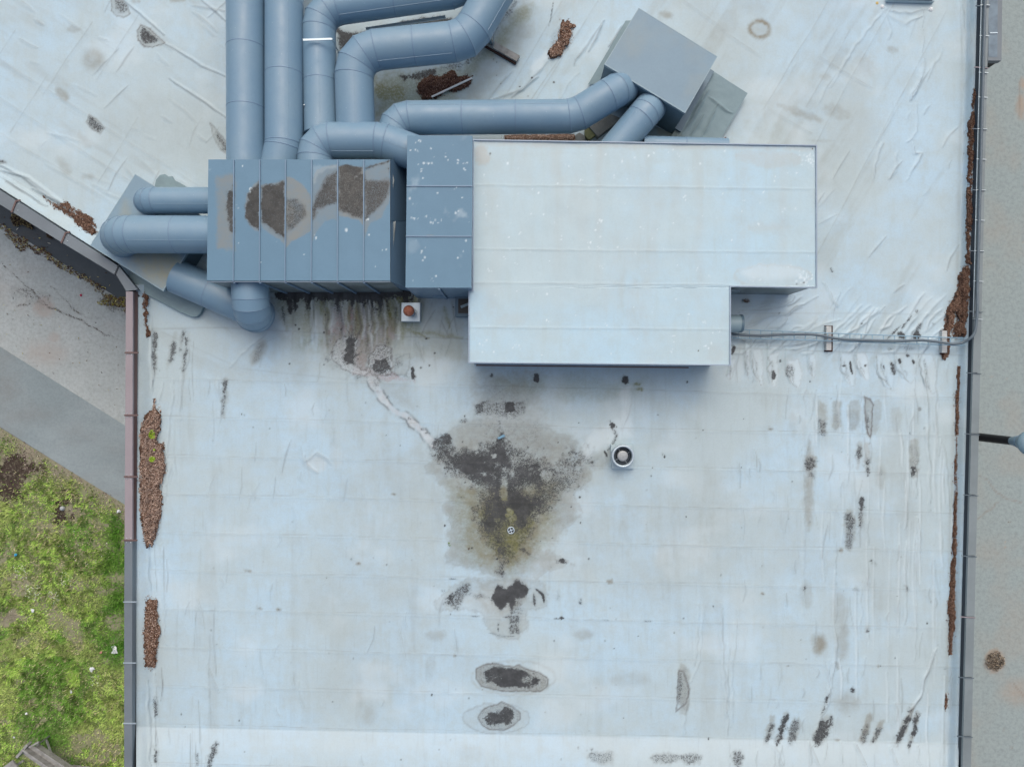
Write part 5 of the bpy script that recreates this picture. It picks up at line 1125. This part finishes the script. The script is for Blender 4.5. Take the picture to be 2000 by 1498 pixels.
m = MB(); m.pbox([(1236, 40), (1395, 140), (1330, 258), (1180, 165)], .22, .0); m.build('curb', M['teal_dark'], T1)

T2 = empty('teal_intake_box', P(290, 460, 0), 'low teal sheet box at the roof corner under two duct ends', 'intake box')
LZ = .62; LQ = [(265, 341), (407, 430), (319, 569), (177, 480)]
def paint_lid(c):
    c.ell('tan', 310, 520, 60, 34, .75, 30, soft=20, warp=10); c.ell('green', 335, 500, 28, 10, .35, 20, soft=8); c.ell('tan', 245, 430, 12, 40, .35, soft=8)
quad_sheet('lid', LQ, LZ, 2.0, paint_lid, M['teal_top'], T2)
rim_strip(T2, LQ, LZ-.018, .012, 'teal', 'folded_edge')
m = MB(); m.pbox([(266, 343.5), (404, 430.5), (318.5, 566.5), (180, 479.5)], LZ-.004, .0); m.build('casing', M['teal_dark'], T2)
m = MB(); m.pbox([(268, 566), (240, 540), (300, 520), (400, 570), (398, 598), (391, 613), (384, 619), (374, 619), (350, 609), (300, 583)], .10, .0); m.build('flashing', M['flash'], T2, bevel=.01)
m = MB(); m.pbox([(300, 372), (304, 352), (312, 342), (322, 340), (329, 345), (336, 344), (341, 352), (360, 362), (372, 372)], .03, .0); m.build('flashing', M['flash'], T2, bevel=.01)

# ------------------------------------------------------------------ ducts
def duct(label, nodes, r, bend=.42, gores=3, bands=(), taper=None, ns=44, band_step=1.25, seam=None, mat='duct', group='blue steel ducts on the roof'):
    """nodes: (px, py, z) corners of the centre line; each inner corner becomes a segmented elbow"""
    pts = [Vector(P(*n)) for n in nodes]; root = empty('air_duct', pts[0].copy(), label, 'air duct', group)
    path = [(pts[0], 's')]; 
    for i in range(1, len(pts)-1):
        a, b, c_ = pts[i-1], pts[i], pts[i+1]; d1 = (a-b).normalized(); d2 = (c_-b).normalized()
        ang = d1.angle(d2); turn = math.pi-ang
        if turn < R(5): path.append((b, 's')); continue
        R_ = bend[i-1] if isinstance(bend, (list, tuple)) else bend
        tl = min(R_*math.tan(turn/2), .48*(a-b).length, .48*(c_-b).length)
        R_ = tl/math.tan(turn/2); g = max(1, round(gores*turn/R(90)))
        # gore joints: tangent polygon of the arc
        bis = (d1+d2).normalized(); cen = b + bis*(R_/math.cos(turn/2)); p0 = b+d1*tl; u = (p0-cen).normalized(); w_ = (-d1)
        for k in range(g+1):
            if g == 0: break
            th = turn*(k)/(g); rr = R_
            # vertices between gores lie on tangent intersections
            pos = cen + (u*math.cos(th) + w_*math.sin(th))*R_
            path.append((pos, 'e0' if k == 0 else ('e1' if k == g else 'e')))
    path.append((pts[-1], 's'))
    n = len(path); P_ = [p for p, _ in path]; dirs = [(P_[i+1]-P_[i]).normalized() for i in range(n-1)]
    u = dirs[0].cross(Vector((0, 0, 1)));  u = u.normalized() if u.length > .1 else dirs[0].orthogonal().normalized()
    frames = []
    for d in dirs:
        u = (u - d*u.dot(d)).normalized(); frames.append((u.copy(), d.cross(u)))
    rr = lambda i: r if taper is None else (r + (taper-r)*i/(n-1))
    def ring(i, seg, off=0.0, ex=0.0):
        u_, v_ = frames[seg]; c0 = P_[i] + dirs[seg]*off; res = []
        if 0 < i < n-1: nrm = (dirs[i-1]+dirs[i]).normalized()
        else: nrm = dirs[seg]
        q = rr(i)+ex
        for k in range(ns):
            t_ = 2*math.pi*k/ns; p = P_[i] + (u_*math.cos(t_)+v_*math.sin(t_))*q
            s_ = (P_[i]-p).dot(nrm)/dirs[seg].dot(nrm); res.append(p + dirs[seg]*(s_+off))
        return res
    def shell(segs, name):
        m = MB()
        for sg in segs:
            a, b = ring(sg, sg), ring(sg+1, sg)
            m.add(a+b, [(k, (k+1) % ns, ns+(k+1) % ns, ns+k) for k in range(ns)], True)
        return m.build(name, M[mat], root)
    i = 0
    while i < n-1:
        if path[i][1] == 'e0' :
            j = i
            while path[j][1] != 'e1': j += 1
            shell(range(i, j), 'elbow'); i = j
        else:
            shell([i], 'straight_section'); i += 1
    # lap joints
    def lap(i, seg, off=0.0, wd=.010, ex=.006):
        a, b = ring(i, seg, off-wd, .0005), ring(i, seg, off-wd*.5, ex); c_, d_ = ring(i, seg, off+wd*.5, ex), ring(i, seg, off+wd, .0005); m = MB()
        v = a+b+c_+d_; m.add(v, [(q*ns+k, q*ns+(k+1) % ns, (q+1)*ns+(k+1) % ns, (q+1)*ns+k) for q in range(3) for k in range(ns)], True)
        m.build('joint_band', M['band'], root)
    for i in range(1, n-1): lap(i, i)
    for sg in range(n-1):
        L = (P_[sg+1]-P_[sg]).length
        if path[sg][1] in ('e0', 'e') : continue
        k = int(L/band_step)
        for q in range(1, k+1):
            off = L*q/(k+1)
            m_i = sg
            save = P_[sg]; 
            # straight cut ring at the offset
            u_, v_ = frames[sg]; m = MB(); v = []
            for oo, ex in ((-.011, .0004), (-.006, .004), (.006, .004), (.011, .0004)):
                for kk_ in range(ns):
                    t_ = 2*math.pi*kk_/ns; v.append(save + dirs[sg]*(off+oo) + (u_*math.cos(t_)+v_*math.sin(t_))*(r+ex))
            m.add(v, [(a*ns+k2, a*ns+(k2+1) % ns, (a+1)*ns+(k2+1) % ns, (a+1)*ns+k2) for a in range(3) for k2 in range(ns)], True); m.build('joint_band', M['band'], root)
        if L > .8:      # folded lengthwise seam on the upper side
            u_, v_ = frames[sg]; ang = R(62 + 40*((sg*7+len(nodes)) % 3)); c1 = u_*math.cos(ang)+v_*math.sin(ang)
            if c1.z < 0: c1 = -c1
            m = MB(); m.bar(P_[sg]+dirs[sg]*.02+c1*(r+.001), P_[sg+1]-dirs[sg]*.02+c1*(r+.001), .007, .004); m.build('lengthwise_seam', M['duct'], root)
    # end caps
    for i, sg in ((0, 0), (n-1, n-2)):
        v = ring(i, sg); MB().add(v, [tuple(range(ns))]).build('end_plate', M['duct'], root)
    return root
def strut(name, a, b, w_, h_, mat, label, cat): m = MB(); m.bar(P(*a), P(*b), w_, h_); return tag(m.build(name, M[mat]), label, cat)

duct('leftmost straight vertical duct running off the top of the picture', [(479, -260, 1.15), (481, 330, 1.15)], .335)
duct('second straight duct beside the leftmost one', [(555, -260, 1.12), (555, 285, 1.12), (545, 330, 1.10)], .335, bend=.3, gores=2)
duct('third duct with a bend right at the top, crossed by a pale bracket', [(627, 262, .98), (622, 20, .98), (905, -20, .98), (990, -170, .98)], .300, bend=[.40, .5], gores=3)
duct('fourth duct with two bends rising to the top middle', [(695, 262, .99), (690, 103, 1.08), (912, 80, 1.1), (1010, -90, 1.1)], .345, bend=[.46, .5], gores=3)
duct('short elbow duct from the ribbed box into the middle box', [(618, 345, 1.14), (614, 275, 1.14), (745, 275, 1.14), (845, 312, 1.08)], .315, bend=[.42, .5], gores=3)
duct('long horizontal duct leading to the teal exhaust box', [(765, 290, .85), (772, 231, .86), (1122, 228, .9), (1222, 166, 1.0), (1212, 180, .25)], .300, bend=[.36, .4, .42], gores=3)
duct('slanting duct from the white unit to the teal exhaust box', [(1178, 318, .78), (1274, 205, .92), (1268, 214, .2)], .285, bend=[.36], gores=4)
duct('small horizontal duct behind the white unit below the teal box', [(1256, 282, .75), (1420, 287, .75)], .15, group=None)
duct('upper short duct from the ribbed box to the teal intake box', [(430, 392, 1.0), (286, 392, 1.0), (295, 398, .5)], .235, bend=[.26], gores=4)
duct('wide duct with rounded end resting over the teal intake box', [(430, 459, 1.12), (232, 458, 1.12), (243, 470, .5)], .335, bend=[.40], gores=5)
duct('duct dropping from the ribbed box and turning to the roof corner', [(487, 520, 1.08), (491, 618, 1.02), (508, 612, .36), (345, 540, .42)], .325, bend=[.40, .36], gores=4)

strut('duct_bracket', (592, 79, 1.35), (648, 77, 1.35), .035, .02, 'galv', 'pale angle bracket laid over the third duct', 'bracket')
strut('duct_brace', (648, 77, 1.35), (662, 104, .9), .022, .02, 'steel_white', 'thin slanted brace at the end of the pale bracket', 'brace')
strut('duct_stay', (594, 205, 1.2), (599, 255, .6), .02, .02, 'steel_white', 'thin steel stay between second and third duct', 'stay')
strut('support_rail', (715, 58, .62), (870, 34, .62), .05, .04, 'steel_white', 'pale support rail in the dark gap between the top ducts', 'support rail')

# timber and blocks around the ducts
WP = empty('timber_sleeper', P(985, 100, 0), 'weathered timber sleeper under the fourth duct', 'sleeper')
m = MB(); m.bar(P(940, 76, .07), P(1012, 117, .07), .13, .10); m.build('beam', M['wood'], WP, bevel=.005)
m = MB(); m.bar(P(941, 81, .03), P(1010, 121, .03), .14, .055); m.build('dark_underside', M['wood_dark'], WP)
strut('support_post', (964, 91, .12), (965, 60, 1.0), .02, .02, 'steel_white', 'thin steel post standing on the timber sleeper', 'post')
m = MB(); m.bar(P(958, 86, .12), P(950, 70, .7), .12, .012); tag(m.build('support_plate', M['teal_dark']), 'dark sheet bracket on the timber sleeper under the duct', 'bracket')
m = MB(); m.bar(P(843, 190, .14), P(922, 153, .16), .03, .03); tag(m.build('white_batten', M['litter'], bevel=.003), 'thin white batten lying across the dark needle heap', 'batten')
m = MB(); m.pbox([(1148, 245), (1185, 220), (1215, 232), (1168, 268)], .16, 0); tag(m.build('paving_slab', M['block'], bevel=.008), 'flat grey paving slab between the two ducts', 'slab')
m = MB(); m.pbox([(1142, 252), (1146, 246), (1167, 262), (1150, 274), (1143, 266)], .12, 0); tag(m.build('concrete_block', M['moss_block'], bevel=.008), 'mossy yellow green concrete block beside the slab', 'block')
m = MB(); m.pbox([(1124, 264), (1132, 259), (1143, 266), (1143, 276), (1124, 276)], .10, 0); tag(m.build('concrete_block', M['block'], bevel=.008), 'small pale grey block at the edge of the white unit', 'block')

# small vent with rusty ball cap
SV = empty('vent_with_rusty_cap', P(804, 610, 0), 'square grey vent box with a rusty ball cap below the middle box', 'roof vent')
m = MB(); m.pbox([(784, 591), (821, 591), (820, 628), (783.5, 628)], .22, .0); m.build('base', M['galv'], SV, bevel=.006)
q = P(805, 612, .22); m = MB(); m.lathe((q[0], q[1], .22), [(.095, .0), (.095, .03), (.078, .032), (.078, .01)], 28); m.build('collar', M['steel_white'], SV)
m = MB(); m.tube([(q[0], q[1], .22), (q[0]-.0, q[1]+.0, .62)], .062, 24); m.build('pipe', M['blue_wall'], SV)
m = MB(); m.lathe((q[0], q[1], .60), [(.06, .0), (.098, .03), (.104, .07), (.09, .12), (.055, .155), (.0, .17)], 32); m.build('cap', M['rust'], SV)
# teal hatch on the roof left of the white unit
TH = empty('teal_inlet', P(903, 597, 0), 'dark teal framed inlet tucked under the edge of the white unit', 'inlet')
m = MB(); m.pbox([(889, 578), (914, 576), (914, 618), (889, 618)], .2, .0); m.build('frame', M['teal_dark'], TH)
m = MB(); m.pbox([(895, 584), (920, 584), (920, 612), (895, 612)], .215, .19); m.build('opening', M['black'], TH)  # black slab paints in the dark of the opening
m = MB(); m.bar(P(900, 600, .22), P(920, 592, .22), .05, .01); m.build('flap', M['teal'], TH)
# stub below the right part of the white unit
m = MB(); m.tube([P(1395, 632, .35), P(1446, 632, .35)], .165, 28); 
SB = empty('pipe_stub', P(1430, 632, 0), 'short teal pipe stub poking out from under the white unit', 'pipe stub'); m.build('pipe', M['teal'], SB)
m = MB(); m.tube([P(1444, 632, .35), P(1449, 632, .35)], .172, 28); m.build('end_ring', M['teal_dark'], SB)
m = MB(); m.tube([P(930, 713.5, .55), P(1345, 718.0, .55)], .012, 8); tag(m.build('brown_rod', M['brass']), 'thin brown rod along the lower edge of the white unit', 'rod')
# round roof fan
FN = empty('round_roof_fan', P(1216, 890, 0), 'round galvanised roof fan with a dark ring right of the big stain', 'roof fan')
m = MB(); m.pbox([(1193, 869), (1236, 868), (1238, 916), (1195, 916)], .07, -.05); m.build('base', M['roof'], FN, bevel=.01)
q = P(1217, 891, .35); c0 = (q[0], q[1], 0)
m = MB(); m.lathe(c0, [(.19, .0), (.20, .24), (.218, .30), (.218, .345), (.205, .36), (.178, .352), (.172, .33), (.172, .18)], 48); m.build('housing', M['galv'], FN)
m = MB(); m.lathe(c0, [(.172, .20), (.11, .19), (.0, .19)], 48); m.build('dark_well', M['black'], FN)
m = MB(); m.lathe(c0, [(.165, .235), (.165, .25), (.115, .25), (.115, .235)], 48); m.build('guard_ring', M['dark_side'], FN)
m = MB(); m.lathe(c0, [(.102, .20), (.104, .30), (.095, .315), (.07, .318), (.0, .322)], 40); m.build('motor_cap', simple('dull_aluminium', (.36, .39, .40), .4, .3, .2, 40), FN)
for k in range(4):
    a = R(30+90*k); m = MB(); m.bar((c0[0]+.09*math.cos(a), c0[1]+.09*math.sin(a), .29), (c0[0]+.19*math.cos(a), c0[1]+.19*math.sin(a), .31), .010, .010); m.build('spoke', M['grey_cap'], FN)
# drain
DR = empty('roof_drain', P(998, 1036, 0), 'small round roof drain grate in the green centre of the stain', 'drain')
q = P(998, 1036, 0); zt = float(roof_z(998, 1036)) + .012
m = MB(); m.lathe((q[0], q[1], zt), [(.072, -.02), (.072, .006), (.055, .008), (.055, -.012)], 32); m.build('rim', M['galv'], DR)
m = MB(); m.lathe((q[0], q[1], zt-.006), [(.056, .0), (.0, .0)], 24); m.build('hole', M['black'], DR)  # black disc stands in for the shade down the drain
for k in range(2):
    a = R(20+90*k); d = Vector((math.cos(a), math.sin(a), 0))*.06; m = MB(); m.bar(Vector((q[0], q[1], zt+.004+.001*k))-d, Vector((q[0], q[1], zt+.004+.001*k))+d, .016, .008); m.build('grate_bar', M['galv'], DR)
m = MB(); m.lathe((q[0], q[1], zt+.004), [(.022, .0), (.020, .008), (.0, .009)], 16); m.build('hub', M['galv'], DR)
m = MB(); m.pbox([(971, 855), (984, 848), (987, 852), (974, 858)], .02, .0); tag(m.build('blue_scrap', simple('faded_blue_plastic', (.16, .33, .46), .5)), 'faded blue plastic scrap in the speckled top of the stain', 'plastic scrap')
clump('green_leaf', [(875, 1058), (880, 1062), (881, 1068), (876, 1066)], 24, 'small green sprig lying left of the drain', lambda x, y: roof_z(x, y), [(.15, .26, .05), (.2, .3, .08)], (.02, .04), (.01, .02), seed=51, cat='sprig', thick=.02, warp=1)
clump('dead_leaf', [(913, 1068), (918, 1067), (918, 1073), (914, 1072)], 14, 'small brown dead leaf right of the green sprig', lambda x, y: roof_z(x, y), [(.2, .15, .1)], (.02, .04), (.01, .02), seed=52, cat='leaf', thick=.02, warp=1)
clump('dead_leaf', [(1450, 585), (1462, 584), (1466, 590), (1455, 592)], 60, 'brown twig tuft in the notch of the white unit', lambda x, y: roof_z(x, y), [(.14, .10, .08), (.25, .18, .14)], (.03, .07), (.006, .014), seed=53, cat='twig', thick=.05, warp=3)
m = MB(); m.tube([P(1403, 278, .25), P(1410, 273, .25), P(1418, 269, .25)], .012, 8); tag(m.build('bent_twig', M['brass']), 'thin bent brown twig behind the white unit corner', 'twig')

# cable tray, sleepers and the thick cable
CT = empty('cable_tray', P(1650, 660, 0), 'thin wire cable tray from the white unit to the right roof edge', 'cable tray')
zt = .16
top = [(1430, 643), (1600, 650), (1760, 656), (1885, 660.5)]; bot = [(1430, 660), (1600, 665), (1760, 671), (1885, 675)]
for L in (top, bot): MB().tube([P(x, y, zt) for x, y in L], .010, 6).build('side_wire', M['tray'], CT)
def lerp(L, x):
    for (a, b), (c_, d_) in zip(L, L[1:]):
        if a <= x <= c_: return b + (d_-b)*(x-a)/(c_-a)
m = MB()
for k in range(21):
    x = 1442 + 21.8*k
    m2 = MB(); m2.bar(P(x, lerp(top, x), zt-.012), P(x, lerp(bot, x), zt-.012), .016, .010); m2.build('cross_wire', M['tray'], CT)
CB = [(1427, 652, .2), (1445, 654, .2), (1485, 656, .2), (1520, 654, .2), (1570, 653, .2), (1600, 655, .2), (1640, 662, .2), (1700, 665, .2), (1760, 666, .2), (1800, 664.5, .2), (1840, 669, .22), (1862, 672, .3), (1880, 669, .30), (1896, 660, .38), (1904, 648, .40), (1907, 630, .40), (1909.3, 600, .40)]
CB += [(e2(y)+4.8, y, .36) for y in range(560, -341, -60)]
def smooth(pts, n=6):
    res = []; q = [pts[0]] + list(pts) + [pts[-1]]
    for i in range(1, len(q)-2):
        p0, p1, p2, p3 = [np.array(v, float) for v in q[i-1:i+3]]
        for k in range(n):
            t_ = k/n; res.append(tuple(.5*((2*p1)+(-p0+p2)*t_+(2*p0-5*p1+4*p2-p3)*t_*t_+(-p0+3*p1-3*p2+p3)*t_**3)))
    return res + [tuple(pts[-1])]
o = MB().tube([P(*p) for p in smooth(CB, 5)], .026, 14).build('thick_cable', M['cable']); tag(o, 'thick grey cable snaking along the tray and up the right edge', 'cable')
for (x, y0, y1, lab) in ((1619, 637, 684, 'pale timber sleeper under the middle of the cable tray'), (1845, 646, 689, 'pale timber sleeper in the needles at the end of the cable tray')):
    sl = empty('timber_sleeper', P(x, (y0+y1)/2, 0), lab, 'sleeper')
    MB().pbox([(x-5, y0), (x+5, y0), (x+5, y1), (x-5, y1)], .10, .0).build('beam', M['wood_pale'], sl, bevel=.004)
    MB().pbox([(x-8, y0-1), (x+7.5, y0-1), (x+7.5, y1+3), (x-8, y1+3)], .03, .0).build('dark_underside', M['wood_dark'], sl)
# lightning wire along the right cap
LW = empty('lightning_wire', P(1905, 300, CZ), 'thin pale lightning wire clipped along the right roof edge', 'wire')
MB().tube([P(e1(y)+7.5, y, CZ+.02) for y in range(-340, 641, 40)], .005, 6).build('wire', M['galv'], LW)
for y in (-60, 10, 70, 142, 190, 252, 311, 371, 430, 490, 549, 623):
    MB().bar(P(e1(y)+6.5, y, CZ+.02), P(e3(y)+2, y+1, CZ+.02), .012, .012).build('clip', M['steel_white'], LW)

# wall box outside the right edge
WB = empty('wall_box', (9.0, 7.4, GZ), 'tall grey sheet box on the facade beyond the right roof edge', 'wall box')
m = MB(); m.pbox([(1932.5, -340), (1961.5, -340), (1956, 119), (1929.5, 119)], .26, .14); m.build('cover_sheet', M['grey_cap'], WB)
m = MB(); m.pbox([(1933.5, -340), (1960, -340), (1955, 117.5), (1930.5, 117.5)], .14, -3.99); m.build('casing', simple('dark_brown_casing', (.035, .03, .03), .6), WB)
m = MB(); m.pbox([(1932, -340), (1950, -340), (1948, 112), (1930.5, 112)], .264, .25); m.build('inner_sheet', simple('bluish_sheet', (.165, .235, .29), .3, 0, .4, 4, c2=(.10, .145, .185)), WB)
m = MB(); m.bar(P(1933, 65.5, .27), P(1948, 65, .27), .02, .015); m.build('sheet_joint', M['galv'], WB)
# lamp post outside
LP = empty('lamp_post', (9.42, -1.08, GZ), 'dark lamp post with a teal grey head rising beside the right facade', 'lamp post')
MB().tube([(9.42, -1.08, GZ), (9.42, -1.08, -.9), (9.42, -1.08, .50)], [.10, .085, .08], 20).build('post', M['black'], LP)
m = MB(); m.lathe((9.42, -1.08, .50), [(.078, -.02), (.082, .02), (.10, .10), (.112, .20), (.15, .30), (.21, .40), (.235, .46), (.235, .50), (.19, .56), (.0, .60)], 36); m.build('lamp_head', M['lamp_grey'], LP)
m = MB(); m.lathe((9.42, -1.08, .50), [(.114, .19), (.122, .20), (.122, .215), (.114, .22)], 36); m.build('clamp_ring', M['band'], LP)
# roof hatch just cut by the top of the picture
RH = empty('roof_hatch', P(1780, -20, 0), 'membrane covered roof hatch cut off by the top edge', 'roof hatch')
MB().pbox([(1735, -60), (1830, -60), (1826, 4), (1733, 2)], .09, .0).build('curb', M['roof'], RH, bevel=.02)
MB().pbox([(1738, -60), (1826, -60), (1823, 0), (1736, -2)], .13, .092).build('lid', M['dark_side'], RH, bevel=.01)
for x, y in ((1724, 13), (1819, 18)):
    q = P(x, y, .02); z_ = float(roof_z(x, y)); MB().lathe((q[0], q[1], z_), [(.0, .022), (.03, .018), (.042, .0)], 16).build('anchor_disc', M['litter'], RH)
MB().lathe((*P(1714, 6, .02)[:2], float(roof_z(1714, 6))), [(.0, .006), (.025, .004), (.03, .0)], 12).build('yellow_mark', simple('yellow_paint', (.55, .42, .16), .6), RH)
